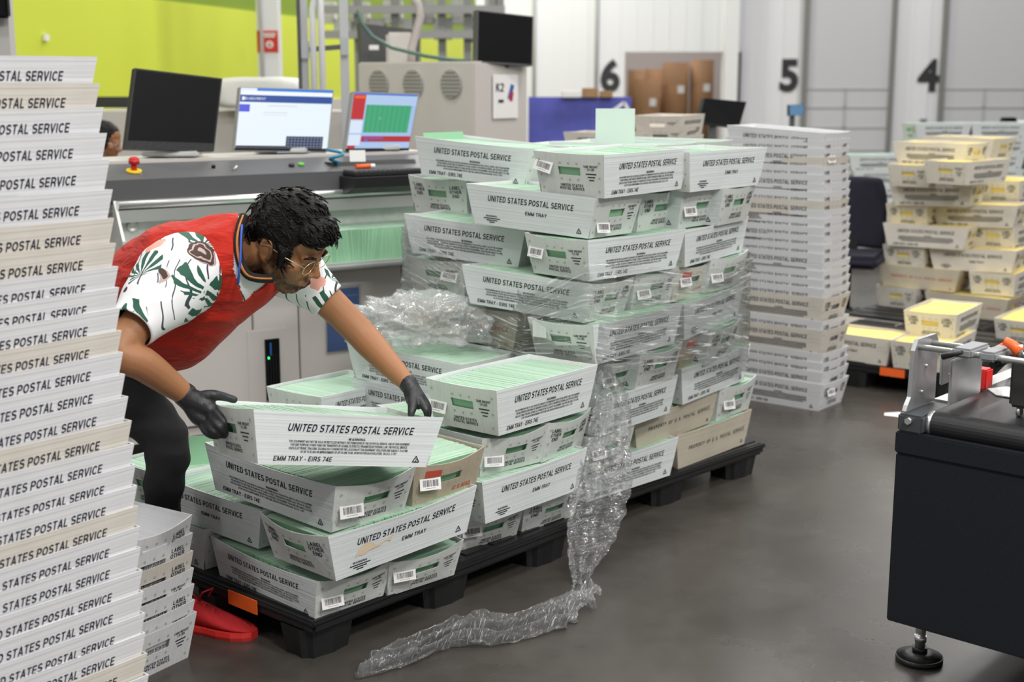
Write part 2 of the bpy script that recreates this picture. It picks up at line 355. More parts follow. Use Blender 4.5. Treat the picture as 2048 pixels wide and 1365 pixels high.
def sheet(fn, half, ss, zs, hole=None):
    mb = MB(); nu, nv = len(ss), len(zs)
    P = lambda i, j, o: fn(ss[i]*half(zs[j]), zs[j], o)
    vs = [P(i, j, 0) for j in range(nv) for i in range(nu)] + [P(i, j, -TH) for j in range(nv) for i in range(nu)]
    ok = lambda i, j: 0 <= i < nu-1 and 0 <= j < nv-1 and not (hole and hole[0] <= i < hole[1] and hole[2] <= j < hole[3])
    id = lambda i, j, k: k*nu*nv + j*nu + i
    fs = []
    for j in range(nv-1):
        for i in range(nu-1):
            if not ok(i, j): continue
            fs.append((id(i,j,0), id(i+1,j,0), id(i+1,j+1,0), id(i,j+1,0)))
            fs.append((id(i,j,1), id(i,j+1,1), id(i+1,j+1,1), id(i+1,j,1)))
            for (di, dj, a, b) in ((0,-1,(i,j),(i+1,j)), (0,1,(i+1,j+1),(i,j+1)), (-1,0,(i,j+1),(i,j)), (1,0,(i+1,j),(i+1,j+1))):
                if not ok(i+di, j+dj): fs.append((id(*a,0), id(*a,1), id(*b,1), id(*b,0)))
    mb.add(vs, fs, 0, False); return mb
WARN = ('THIS EQUIPMENT MAY NOT BE SOLD OR RECYCLED WITHOUT THE PERMISSION OF THE US POSTAL SERVICE. USE OF THIS EQUIPMENT\n'
        'FOR ANY PURPOSE OTHER THAN THE TRANSPORT OF US MAIL IS STRICTLY PROHIBITED BY FEDERAL LAW. THE POSTAL SERVICE\n'
        'USES ELECTRONIC TRACKING TECHNOLOGY TO MONITOR THE LOCATION OF THIS EQUIPMENT. VIOLATORS ARE SUBJECT TO A FINE\n'
        'OF UP TO $1,000 OR IMPRISONMENT OF UP TO ONE YEAR, OR BOTH FOR EACH VIOLATION.  18 U.S.C. § 1707')
TITLE = 'UNITED STATES POSTAL SERVICE'
def triangle(mb, g, u, v, r):
    p = [(u+r*math.sin(2*PI*k/3), v-.15*r+r*math.cos(2*PI*k/3)) for k in range(3)]
    put_stroke(mb, g, p+[p[0]], r*.24, 1); put_text(mb, g, '2', u, v-.15*r, r*.75, 1, res=1)
_PM = {}
def side_mesh(sy, style, bid, col, ink, fine=True):
    k = ('s', sy, style, bid, col, ink, fine)
    if k in _PM: return _PM[k]
    f = side_fn(sy, bid)
    mb = sheet(f, lz, [-1+i/7 for i in range(15)], [0, .035, .07, .11, H])
    d = 1 if sy < 0 else -1
    g = lambda u, v: f(d*u, v, .0009)
    if style == 'A':
        put_text(mb, g, TITLE, .005, .104, .0215, 1, shear=.2, bold=.02, width=.368)
        put_text(mb, g, 'WARNING', .02, .0755, .0075, 1, bold=.03, res=1, width=.05)
        if fine: put_text(mb, g, WARN, .005, .0510, .0066, 1, bold=.025, res=1, width=.352, line=1.02)
        else:
            for i in range(4): put_quad(mb, g, -.172+.02*(i == 3), .0640-.0088*i, .182-.02*(i == 3), .0685-.0088*i, 1)
        put_text(mb, g, 'EMM TRAY - EIRS 74E', -.125, .0175, .0135, 1, shear=.15, bold=.022, width=.165)
        triangle(mb, g, .208, .022, .0115)
    elif style == 'B':
        put_text(mb, g, TITLE, .005, .102, .0215, 1, shear=.2, bold=.02, width=.368)
        put_text(mb, g, 'EMM TRAY', .03, .062, .0135, 1, shear=.12, bold=.022, width=.094)
        put_text(mb, g, 'WARNING', -.165, .036, .0068, 1, bold=.02, res=1, width=.05)
        for i in range(3): put_quad(mb, g, -.2+.012*i, .0255-.007*i, -.128-.012*i, .029-.007*i, 1)
        triangle(mb, g, .208, .022, .0115)
    elif style == 'C':
        put_text(mb, g, 'PROPERTY  OF  U. S.  POSTAL  SERVICE', .02, .076, .017, 1, shear=.08, bold=.03, width=.41, space=1.25)
        triangle(mb, g, .215, .022, .009)
    me = mb.mesh('side_panel', [M[col], M[ink]]); _PM[k] = me; return me
def end_mesh(sx, style, bid, col, ink, dots=True, small=None):
    k = ('e', sx, style, bid, col, ink, dots, small)
    if k in _PM: return _PM[k]
    f = end_fn(sx, bid)
    ss = [-1, -.75, -.5, -.325, -.16, 0, .16, .325, .5, .75, 1]; zs = [0, .036, .072, .100, .125, H]
    mb = sheet(f, wz, ss, zs, (3, 7, 2, 3))
    d = -1 if sx < 0 else 1
    g = lambda u, v: f(d*u, v, .0009)
    if dots:
        for u, v in ((-.035,.113),(0,.113),(.035,.113),(-.035,.058),(0,.056),(.035,.058),(-.126,.118),(.126,.118),(-.122,.066),(.122,.066),(-.117,.022),(.117,.022)):
            put_disc(mb, g, u, v, .0045, 2)
    if style == 'tare':
        put_text(mb, g, 'TARE WEIGHT\n1.0 LBS', .090, .100, .0082, 1, bold=.03, width=.058, res=1, line=.85)
        for i, w in enumerate((.042, .03, .02)): put_quad(mb, g, .09-w/2, .077-.0105*i, .09+w/2, .081-.0105*i, 1)
        put_text(mb, g, 'UNITED STATES\nPOSTAL SERVICE', .005, .031, .0095, 1, bold=.035, width=.102, res=1, line=.85)
    elif style == 'other':
        put_text(mb, g, 'LABEL\nOTHER\nEND', -.092, .097, .0138, 1, bold=.03, width=.055, line=.88)
        put_text(mb, g, 'LABEL\nOTHER\nEND', .092, .097, .0138, 1, bold=.03, width=.055, line=.88)
        put_text(mb, g, 'UNITED STATES\nPOSTAL SERVICE', .005, .031, .0095, 1, bold=.035, width=.102, res=1, line=.85)
    elif style == 'usmail':
        put_text(mb, g, 'U.S.MAIL', .065, .036, .016, 3, shear=.25, bold=.015, width=.085)
        put_quad(mb, g, -.105, .10, -.045, .125, 3)
    me = mb.mesh('end_panel', [M[col], M[ink], M['dimple'], M['ink_red']]); _PM[k] = me; return me
def base_mesh(col):
    k = ('b', col)
    if k not in _PM:
        _PM[k] = MB().box((0, 0, .002), (LB-.002, WB-.002, .004)).mesh('base_panel', [M[col]])
    return _PM[k]
def card_mesh(seed):
    k = ('c', seed)
    if k not in _PM:
        mb = MB(); mb.box((0, 0, 0), (.078, .0012, .054), 0)
        g = lambda u, v: Vector((u, -.0008, v))
        put_bars(mb, g, -.028, .030, -.016, .004, 1, seed)
        put_quad(mb, g, -.03, .016, -.012, .0175, 1); put_quad(mb, g, -.03, .012, .002, .0132, 1)
        put_text(mb, g, RND.choice(('93394', '33254', '85201')), .026, .018, .005, 1, res=1, bold=.02)
        put_quad(mb, g, -.018, -.0215, .018, -.0205, 1)
        _PM[k] = mb.mesh('barcode_label', [M['paper'], M['bar']])
    return _PM[k]
def tray(label, loc, rot, scale=(1,1,1), col='white', ink='ink_green', side='A', end='tare', bid=1, card=None, group=None, fine=True, cardpos=(-.088, .062, .1)):
    t = thing('mail_tray', label, 'tray', loc, rot, group, scale)
    other = 'other' if end == 'tare' else 'tare'
    cs, ce = col+'_sheet', col+'_end'
    dots = col != 'tan'
    for sy in (-1, 1): link('side_panel', side_mesh(sy, side, bid, cs, ink, fine), t)
    for sx, st in ((-1, end), (1, other)): link('end_panel', end_mesh(sx, st, bid, ce, ink), t)
    link('base_panel', base_mesh(cs), t)
    if card is not None:
        u, v, r = cardpos
        f = end_fn(-1, bid); p = f(-u, v, .0035)
        q = f(-u-.01, v, 0) - f(-u+.01, v, 0); yaw = math.atan2(q.y, q.x)
        o = link('barcode_label', card_mesh(card), t)
        o.location = p; o.rotation_euler = (-.22 if True else 0, r, yaw)
    return t
def mail_mesh(seed, m, n=96, low=.012):
    k = ('m', seed, m)
    if k in _PM: return _PM[k]
    r = random.Random(seed); mb = MB(); L0 = LB/2-.012; L1 = LT/2-.010
    for i in range(n):
        a = i/(n-1)*2-1; x0, x1 = a*L0, a*L1; th = .0032
        w = .124+r.uniform(-.004, .004); w1 = .1365+r.uniform(-.0035, .0025); zt = H-low+r.uniform(-.0007, .0007)+.004*math.sin(a*3+seed); sh = r.uniform(-.002, .002)
        z0 = .006
        vs = [(x0-th, -w, z0), (x0+th, -w, z0), (x0+th, w, z0), (x0-th, w, z0), (x1-th, -w1+sh, zt), (x1+th, -w1+sh, zt), (x1+th, w1+sh, zt), (x1-th, w1+sh, zt)]
        mb.add(vs, [(0,3,2,1), (4,5,6,7), (0,1,5,4), (2,3,7,6), (1,2,6,5), (3,0,4,7)], 0); mb.m[-5] = 1  # upward face takes the paler, painted-lit colour
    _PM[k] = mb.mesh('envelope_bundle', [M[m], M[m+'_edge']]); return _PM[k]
def mail(label, loc, rot, scale, m='green_mail', group=None, seed=None):
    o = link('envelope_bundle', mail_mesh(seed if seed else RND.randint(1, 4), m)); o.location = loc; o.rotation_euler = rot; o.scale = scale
    return tag(o, label, 'envelopes', group, 'stuff')
# ------------------------------------------------------------------ the setting
def floor_mat():
    m = D.materials.new('polished_concrete'); m.use_nodes = True; nt = m.node_tree; N = nt.nodes; L = nt.links; b = N['Principled BSDF']
    tc = N.new('ShaderNodeTexCoord')
    n1 = N.new('ShaderNodeTexNoise'); n1.inputs['Scale'].default_value = 1.6; n1.inputs['Detail'].default_value = 6; n1.inputs['Roughness'].default_value = .6; L.new(tc.outputs['Object'], n1.inputs['Vector'])
    n2 = N.new('ShaderNodeTexNoise'); n2.inputs['Scale'].default_value = 14; n2.inputs['Detail'].default_value = 5; L.new(tc.outputs['Object'], n2.inputs['Vector'])
    r = N.new('ShaderNodeValToRGB'); r.color_ramp.elements[0].position = .3; r.color_ramp.elements[0].color = (.044, .039, .034, 1)
    r.color_ramp.elements[1].position = .72; r.color_ramp.elements[1].color = (.077, .069, .060, 1); L.new(n1.outputs[0], r.inputs[0])
    mp = N.new('ShaderNodeMapRange'); mp.inputs[1].default_value = .3; mp.inputs[2].default_value = .75; mp.inputs[3].default_value = .9; mp.inputs[4].default_value = 1.1; L.new(n2.outputs[0], mp.inputs[0])
    sc = N.new('ShaderNodeVectorMath'); sc.operation = 'SCALE'; L.new(r.outputs[0], sc.inputs[0]); L.new(mp.outputs[0], sc.inputs['Scale'])
    v = N.new('ShaderNodeTexVoronoi'); v.inputs['Scale'].default_value = 3.1; L.new(tc.outputs['Object'], v.inputs['Vector'])
    lt = N.new('ShaderNodeMath'); lt.operation = 'LESS_THAN'; lt.inputs[1].default_value = .035; L.new(v.outputs['Distance'], lt.inputs[0])
    mx = N.new('ShaderNodeMix'); mx.data_type = 'RGBA'; mx.inputs[7].default_value = (.03, .028, .026, 1); L.new(lt.outputs[0], mx.inputs[0]); L.new(sc.outputs[0], mx.inputs[6])
    L.new(mx.outputs[2], b.inputs['Base Color'])
    r2 = N.new('ShaderNodeMapRange'); r2.inputs[1].default_value = .3; r2.inputs[2].default_value = .7; r2.inputs[3].default_value = .22; r2.inputs[4].default_value = .36; L.new(n1.outputs[0], r2.inputs[0]); L.new(r2.outputs[0], b.inputs['Roughness'])
    b.inputs['Specular IOR Level'].default_value = .45
    return m
struct(MB().box((4, 14, -.05), (40, 36, .1)).build('floor', floor_mat()))
# lime side wall, running away to the right
WL = Frame((-4.75, 8.5, 0), math.degrees(math.atan2(19.5, 4.05)))
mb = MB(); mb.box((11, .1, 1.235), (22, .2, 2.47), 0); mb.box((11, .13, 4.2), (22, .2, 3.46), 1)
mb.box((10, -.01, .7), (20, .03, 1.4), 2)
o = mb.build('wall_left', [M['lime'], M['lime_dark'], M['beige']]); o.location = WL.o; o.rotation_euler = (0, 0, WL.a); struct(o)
BY = 28.0
def B(px, py, Y=BY): p = PY(px, py, Y); return p.x, p.z
M['wall_white'] = mat('white_corrugated_wall', (.80, .80, .83, 1), .6)
x6a, _ = B(1250, 100); x6b, ztop6 = B(1446, 104)
mb = MB(); xl, xr = -1.6, 18.0
mb.box(((xl+x6a)/2, BY+.1, 3.5), (x6a-xl, .2, 7)); mb.box(((x6b+xr)/2, BY+.1, 3.5), (xr-x6b, .2, 7))
mb.box(((x6a+x6b)/2, BY+.1, (7+ztop6)/2), (x6b-x6a, .2, 7-ztop6))
for i in range(60):
    x = xl+.15+i*.33
    if x < xr: mb.box((x, BY-.006, 3.5 if not x6a-.05 < x < x6b+.05 else (7+ztop6)/2), (.03, .012, 7 if not x6a-.05 < x < x6b+.05 else 7-ztop6))
struct(mb.build('wall_back', M['wall_white']))
struct(MB().box(((x6a+x6b)/2, BY+4.3, 2), (x6b-x6a+4, .1, 4)).build('wall_dock_bay', mat('dim_beige_bay', (.70, .62, .60, 1), .8)))
ceiling_or_fill_lamp((x6a+x6b)/2, BY+1.6, 3.9, 60, 2.0, .6)  # unseen fill lamp, added to brighten the dock bay
# roll-up dock doors 5 and 4 with guide rails
def dock_door(n, xa, xb):
    mb = MB(); x0, _ = B(xa, 100); x1, _ = B(xb, 100)
    mb.box(((x0+x1)/2, BY-.03, 3.4), (x1-x0, .05, 6.8))
    zs = [B(xa, y)[1] for y in (178, 215, 255, 300)]
    for z in zs: mb.box(((x0+x1)/2, BY-.06, z), (x1-x0-.1, .02, .03), 1)
    xm, _ = B((xa+xb)/2-4, 100); mb.box((xm, BY-.06, zs[0]/2), (.045, .02, zs[0]), 1)
    o = mb.build('door_%d' % n, [mat('door_white', (.60, .60, .63, 1), .5), mat('door_seam', (.45, .46, .47, 1), .5)]); struct(o)
    for x in (x0, x1): MB().box((x, BY-.07, 3.4), (.10, .10, 6.8)).build('guide_rail', mat('dull_rail', (.22, .22, .21, 1), .5), o)
dock_door(1, 1610, 1784); dock_door(2, 1886, 2068)
x, _ = B(1458, 100); struct(MB().box((x, BY-.2, 3.4), (.26, .4, 6.8)).build('trim_1', M['white_paint']))
x, _ = B(1476, 100); struct(MB().box((x, BY-.05, 1.1), (.10, .12, 2.2)).build('trim_2', M['black_plastic']))
for i, px in enumerate((1068, 1192)):
    x, _ = B(px, 100); struct(MB().cyl((x, BY-.06, 0), (x, BY-.06, 6.8), .035, 8).build('trim_%d' % (i+3), mat('pale_conduit', (.55, .56, .55, 1), .5)))
for ch, px in (('6', 1220), ('5', 1578), ('4', 1857)):   # dock numbers
    mb = MB(); x, z = B(px, 151)
    vs, fs = bold_digit(ch, .66); sx = .95
    n = len(vs); F = [tuple(f) for f in fs]
    mb.add([(x+a*sx, BY-.02, z+b) for a, b in vs], F)
    tag(mb.build('dock_number', M['bar']), {'6': 'black number 6 on the back wall left of the dock bay', '5': 'black number 5 on the back wall right of the dock bay', '4': 'black number 4 on the back wall between the roll-up doors'}[ch], 'number', None)
mb = MB(); x, z = B(1845, 245); mb.box((x, BY-.05, z), (.11, .1, .15)); tag(mb.build('switch_box', mat('mid_grey', (.2, .2, .21, 1), .5)), 'small grey box on the white wall below number 4', 'switch box')
TRAYS = [  # name, x, y, z, yaw, rx, ry, scale, height scale, colour, side, end, bulge, card, card place, where
  ('R9a', -0.0832, 5.4664, 1.2894, 2.5414, 0.0138, -0.0609, 1.017, 1.059, 'white', 'A', 'tare', 1, None, None, 'at the left end of the top layer, film-wrapped stack'),
  ('R9b', 0.3681, 4.9491, 1.2881, 0.9005, 0.0209, -0.0025, 1.023, 1.032, 'white', 'A', 'tare', 0, 3, (-0.105, 0.105, 0.2), 'at the front corner of the top layer, film-wrapped stack'),
  ('R9c', 0.7252, 5.3362, 1.2730, 0.8562, 0.0022, 0.0042, 1.003, 1.020, 'white', 'B', 'tare', 0, None, None, 'at the right end of the top layer, film-wrapped stack'),
  ('R8a', -0.1524, 5.7757, 1.1401, 0.9657, 0.0346, 0.0058, 1.013, 1.042, 'white', 'A', 'other', 1, None, None, 'with its end at far left, second layer, film-wrapped stack'),
  ('R8b', 0.1475, 4.9741, 1.1490, 2.4915, 0.0151, -0.0421, 1.044, 1.000, 'white', 'B', 'tare', 0, 5, (-0.07, 0.045, 0.08), 'with the long EMM TRAY side, second layer, film-wrapped stack'),
  ('R8c', 0.3500, 5.2794, 1.1305, 2.4805, -0.0013, -0.0086, 1.002, 1.012, 'white', 'A', 'other', 1, None, None, 'right of the front corner tray, second layer, film-wrapped stack'),
  ('R8d', 0.5263, 5.3937, 1.1283, 2.4504, 0.0012, -0.0033, 0.999, 1.003, 'white', 'A', 'tare', 1, 7, (-0.085, 0.075, 0.0), 'third of four ends on right face, second layer, film-wrapped stack'),
  ('R8e', 0.6737, 5.4991, 1.1288, 2.5328, 0.0002, -0.0055, 0.997, 1.015, 'white', 'A', 'other', 1, None, None, 'rightmost end of the second layer, film-wrapped stack'),
  ('R7a', -0.1133, 5.2899, 1.0002, 2.5643, 0.0124, -0.0560, 1.022, 1.037, 'white', 'A', 'tare', 1, None, None, 'at the left end of the third layer, film-wrapped stack'),
  ('R7b', 0.3466, 4.9550, 0.9943, 0.8042, 0.0138, 0.0061, 1.014, 1.012, 'white', 'A', 'tare', 1, 9, (-0.095, 0.09, 0.03), 'at the front corner of the third layer, film-wrapped stack'),
  ('R7c', 0.6918, 5.3924, 0.9867, 0.9580, -0.0021, -0.0165, 0.999, 0.992, 'white', 'A', 'tare', 1, None, None, 'at the right end of the third layer, film-wrapped stack'),
  ('R6a', -0.1440, 5.5228, 0.8474, 0.9169, 0.0208, 0.0009, 1.000, 1.005, 'white', 'A', 'tare', 1, 11, (0.08, 0.09, 0.1), 'with its end at far left, fourth layer, film-wrapped stack'),
  ('R6b', 0.1243, 4.9439, 0.8525, 2.5392, 0.0255, -0.0480, 1.023, 0.987, 'white', 'A', 'other', 1, None, None, 'with the long side behind shiny film, fourth layer, film-wrapped stack'),
  ('R6c', 0.3315, 5.1949, 0.8449, 2.4651, 0.0068, -0.0035, 0.996, 0.992, 'white', 'A', 'tare', 2, 4, (-0.085, 0.07, 0), 'second of four ends on right face, fourth layer, film-wrapped stack'),
  ('R6d', 0.4895, 5.4018, 0.8417, 2.5451, 0.0049, -0.0059, 0.991, 0.970, 'cream', 'A', 'usmail', 2, 6, (-0.08, 0.09, 0), 'brownish one among the ends of the fourth layer, film-wrapped stack'),
  ('R6e', 0.6656, 5.5872, 0.8488, 2.4626, -0.0148, 0.0012, 1.002, 1.017, 'white', 'A', 'tare', 2, 8, (-0.09, 0.07, 0), 'rightmost end of the fourth layer, film-wrapped stack'),
  ('R5a', -0.1155, 5.1805, 0.7093, 2.5033, -0.0021, -0.0426, 1.020, 0.983, 'tan', 'C', 'tare', 1, None, None, 'with red lettering behind the crumpled film, film-wrapped stack'),
  ('R5b', 0.3510, 4.8999, 0.7057, 0.8612, -0.0151, -0.0109, 0.999, 1.006, 'white', 'A', 'tare', 1, None, None, 'at the front corner of the fifth layer, film-wrapped stack'),
  ('R5c', 0.6897, 5.3963, 0.7055, 0.9834, -0.0100, -0.0344, 1.001, 0.995, 'white', 'B', 'tare', 1, None, None, 'at the right end of the fifth layer, film-wrapped stack'),
  ('R4b', 0.1801, 4.9809, 0.5565, 2.5006, 0.0187, -0.0081, 0.985, 0.931, 'white', 'A', 'tare', 2, 10, (-0.08, 0.075, 0.0), 'with barcode card at the front corner, sixth layer, film-wrapped stack'),
  ('R4c', 0.3423, 5.1094, 0.5631, 2.4764, -0.0023, -0.0060, 0.999, 0.989, 'white', 'A', 'other', 2, None, None, 'second end on the right face, sixth layer, film-wrapped stack'),
  ('R4d', 0.5102, 5.4326, 0.5611, 2.5867, 0.0026, -0.0100, 0.994, 0.974, 'tan', 'A', 'usmail', 1, None, None, 'stained brown end with red marks, sixth layer, film-wrapped stack'),
  ('R4e', 0.6322, 5.5112, 0.5676, 2.5742, -0.0097, -0.0003, 0.998, 1.054, 'white', 'A', 'other', 2, None, None, 'rightmost end of the sixth layer, film-wrapped stack'),
  ('R3b', 0.3601, 4.9767, 0.4209, 0.9218, -0.0042, 0.0170, 0.990, 1.006, 'white', 'A', 'tare', 1, None, None, 'left long side of the seventh layer, film-wrapped stack'),
  ('R3c', 0.7245, 5.4757, 0.4256, 0.8969, -0.0176, -0.0268, 1.001, 1.046, 'white', 'A', 'tare', 1, None, None, 'right long side of the seventh layer, film-wrapped stack'),
  ('R2a', 0.1579, 4.9673, 0.2790, 2.4497, 0.0041, 0.0035, 0.990, 0.998, 'white', 'A', 'tare', 1, 12, (-0.08, 0.08, 0), 'with barcode card behind the hanging film, eighth layer, film-wrapped stack'),
  ('R2b', 0.5549, 5.3383, 0.2807, 0.8195, -0.0070, -0.0336, 1.012, 0.953, 'tan', 'C', 'tare', 2, None, None, 'upper one of two with PROPERTY lettering, film-wrapped stack'),
  ('R2c', 0.7490, 5.7325, 0.2824, 2.4408, -0.0079, 0.0151, 0.994, 1.044, 'white', 'A', 'tare', 2, 13, (-0.07, 0.07, 0.1), 'with barcode card at lower right, eighth layer, film-wrapped stack'),
  ('R1a', 0.3572, 5.0794, 0.1429, 0.7829, -0.0070, -0.0011, 1.008, 1.048, 'white', 'A', 'tare', 1, None, None, 'on the pallet behind the hanging film, film-wrapped stack'),
  ('R1b', 0.7359, 5.5319, 0.1409, 0.8385, -0.0074, -0.0090, 1.005, 1.020, 'tan', 'C', 'tare', 1, None, None, 'on the pallet, lower PROPERTY lettering, film-wrapped stack'),
  ('L1a', -0.6612, 3.9869, 0.1316, 2.3743, 0.0165, -0.0150, 0.977, 0.911, 'white', 'A', 'tare', 2, 2, (-0.085, 0.07, 0.02), 'on the near corner of the left pallet'),
  ('L1b', -0.4523, 4.1949, 0.1339, 2.3137, -0.0074, -0.0251, 1.004, 0.857, 'white', 'A', 'tare', 2, 3, (-0.09, 0.09, 0.05), 'second end along the bottom of the left pallet'),
  ('L1c', -0.2495, 4.5509, 0.1329, 2.3224, 0.0142, -0.0120, 0.985, 0.911, 'white', 'A', 'tare', 2, 5, (-0.1, 0.1, 0.05), 'third end along the bottom of the left pallet'),
  ('L1d', -0.0509, 4.7541, 0.1371, 2.3652, -0.0255, -0.0183, 1.015, 0.895, 'white', 'A', 'other', 2, None, None, 'rightmost end along the bottom of the left pallet'),
  ('L2a', -0.8839, 4.2068, 0.2789, 2.4548, 0.0042, -0.0263, 1.005, 0.945, 'white', 'B', 'tare', 1, None, None, 'with faded lettering beside the black trouser leg, left pallet'),
  ('L2b', -0.4257, 3.9299, 0.2948, 0.8194, 0.0042, -0.0270, 1.071, 1.005, 'white', 'B', 'other', 2, None, None, 'with torn cream tape on its long side, left pallet'),
  ('L2c', -0.0281, 4.4322, 0.2801, 0.8628, -0.0021, 0.0009, 0.992, 1.012, 'white', 'B', 'tare', 1, None, None, 'long side second layer right, under bent barcode-card tray, left pallet'),
  ('L3a', -0.6169, 3.9193, 0.4384, 2.4263, 0.0243, -0.0349, 1.075, 0.999, 'white', 'A', 'tare', 2, 7, (-0.085, 0.07, 0.05), 'directly under the tray the man holds, left pallet'),
  ('L3b', -0.3923, 4.1522, 0.4232, 2.3934, 0.0003, -0.0128, 1.006, 0.991, 'tan', 'A', 'usmail', 2, 9, (-0.085, 0.088, 0.1), 'stained brown with red U.S.MAIL end, left pallet'),
  ('L3c', -0.1757, 4.4913, 0.4235, 2.3108, 0.0030, -0.0166, 1.016, 0.960, 'white', 'A', 'tare', 2, 11, (-0.09, 0.065, 0.12), 'with creased barcode card, under front of topmost tray, left pallet'),
  ('L3d', -0.0323, 4.6384, 0.4182, 2.5718, 0.0223, -0.0165, 0.982, 0.985, 'white', 'A', 'other', 2, None, None, 'LABEL OTHER END under back of the topmost tray, left pallet'),
  ('L4a', 0.0047, 4.4369, 0.5697, 0.9039, 0.0008, 0.0184, 1.007, 1.056, 'white', 'A', 'tare', 0, 13, (-0.105, 0.07, 0.03), 'topmost on the left pallet, right of the gloved hand'),
  ('LH', -0.5315, 3.6391, 0.6466, 0.5986, -0.1098, 0.1801, 1.049, 0.979, 'white', 'A', 'tare', 1, None, None, 'held and tilted by the man'),
  ('L4c', -0.3112, 4.9507, 0.5676, 2.4679, 0.0113, -0.0248, 1.029, 0.950, 'white', 'A', 'tare', 0, None, None, 'behind the outstretched arm, under the crumpled film'),
  ('L4d', -0.6826, 5.0232, 0.4025, 1.0201, 0.0356, 0.0556, 0.878, 1.012, 'white', 'A', 'tare', 0, None, None, 'at the back of the left pallet, beside the machine doors'),
  ('Y8a', 2.8666, 9.1095, 1.1234, 2.3235, -0.0109, 0.0035, 0.981, 1.024, 'cream', 'A', 'other', 0, None, None, 'top left of the tall yellow-mail stack, long side'),
  ('Y8b', 3.2147, 9.6034, 1.1364, 2.2894, -0.0056, -0.0001, 1.010, 1.028, 'cream', 'A', 'tare', 0, None, None, 'top right of the tall yellow-mail stack, end showing'),
  ('Y7a', 2.7962, 9.1708, 0.9856, 0.8457, -0.0069, -0.0094, 0.992, 1.005, 'cream', 'A', 'tare', 0, None, None, 'left end, second layer of the tall yellow-mail stack'),
  ('Y7b', 2.9486, 8.7966, 1.0277, 0.7500, 0.0000, 0.0000, 1.020, 1.012, 'cream', 'A', 'tare', 0, None, None, 'long side, second layer of the tall yellow-mail stack'),
  ('Y6a', 2.8686, 9.1175, 0.8534, 2.5286, 0.0012, 0.0327, 1.013, 1.030, 'cream', 'A', 'other', 0, None, None, 'long side, third layer of the tall yellow-mail stack'),
  ('Y6b', 3.4893, 9.4583, 0.8512, 0.8838, -0.0106, -0.0004, 0.998, 1.053, 'cream', 'A', 'other', 0, None, None, 'right end, third layer of the tall yellow-mail stack'),
  ('Y5a', 2.8474, 9.3535, 0.7057, 0.8753, -0.0071, -0.0076, 1.000, 1.002, 'cream', 'A', 'other', 0, None, None, 'left end, fourth layer of the tall yellow-mail stack'),
  ('Y5b', 3.1716, 9.1266, 0.7121, 2.5314, -0.0015, 0.0338, 1.019, 1.020, 'cream', 'A', 'other', 0, None, None, 'long side, fourth layer of the tall yellow-mail stack'),
  ('Y4a', 2.8409, 9.1118, 0.5746, 2.5506, 0.0019, 0.0017, 1.034, 1.037, 'cream', 'A', 'other', 0, None, None, 'long side, fifth layer of the tall yellow-mail stack'),
  ('Y4b', 3.3749, 9.1940, 0.5676, 0.9021, -0.0114, 0.0002, 1.000, 1.050, 'cream', 'A', 'other', 0, None, None, 'right end, fifth layer of the tall yellow-mail stack'),
  ('Y3a', 2.8369, 9.3250, 0.4235, 0.8535, -0.0115, -0.0045, 0.993, 1.036, 'cream', 'A', 'other', 0, None, None, 'left end, sixth layer of the tall yellow-mail stack'),
  ('Y3b', 3.1305, 9.0073, 0.4309, 2.5575, 0.0001, 0.0193, 1.033, 1.026, 'cream', 'B', 'other', 0, None, None, 'long side, sixth layer of the tall yellow-mail stack'),
  ('Y2a', 2.8359, 9.1713, 0.2857, 2.5018, 0.0007, -0.0085, 1.017, 1.030, 'tan', 'C', 'tare', 0, None, None, 'upper left red-lettered one in the yellow-mail stack'),
  ('Y2b', 3.3014, 8.9720, 0.2874, 0.9526, -0.0084, 0.0028, 1.019, 1.053, 'cream', 'A', 'other', 0, None, None, 'right end, seventh layer of the tall yellow-mail stack'),
  ('Y1a', 2.8012, 9.3208, 0.1405, 0.8564, -0.0102, -0.0027, 0.993, 1.048, 'cream', 'A', 'tare', 0, None, None, 'left end, bottom layer of the tall yellow-mail stack'),
  ('Y1b', 3.0715, 8.8721, 0.1412, 2.4681, 0.0096, -0.0046, 1.009, 1.013, 'tan', 'C', 'tare', 0, None, None, 'lower right red-lettered one in the yellow-mail stack'),
  ('Yf2', 2.4373, 7.5150, 0.2784, 0.9958, -0.0023, 0.0173, 0.983, 1.008, 'cream', 'A', 'other', 0, None, None, 'alone on top of the low yellow group'),
  ('Yf1', 2.3296, 7.3124, 0.1450, 0.9673, -0.0099, 0.0042, 1.015, 1.064, 'cream', 'A', 'other', 0, None, None, 'front of the low yellow group above the orange tag'),
  ('Yf0', 1.9492, 7.4930, 0.1412, 2.4356, -0.0033, 0.0035, 0.999, 1.042, 'cream', 'B', 'tare', 0, None, None, 'leftmost of the low yellow group beside the nested stack'),
  ('Yi', 3.1764, 8.1282, 0.1294, 0.9000, -0.0047, -0.0059, 0.940, 0.985, 'cream', 'A', 'other', 0, None, None, 'at the right frame edge beside the low yellow group'),
]
WORD = {'white': 'white', 'cream': 'cream', 'tan': 'tan'}
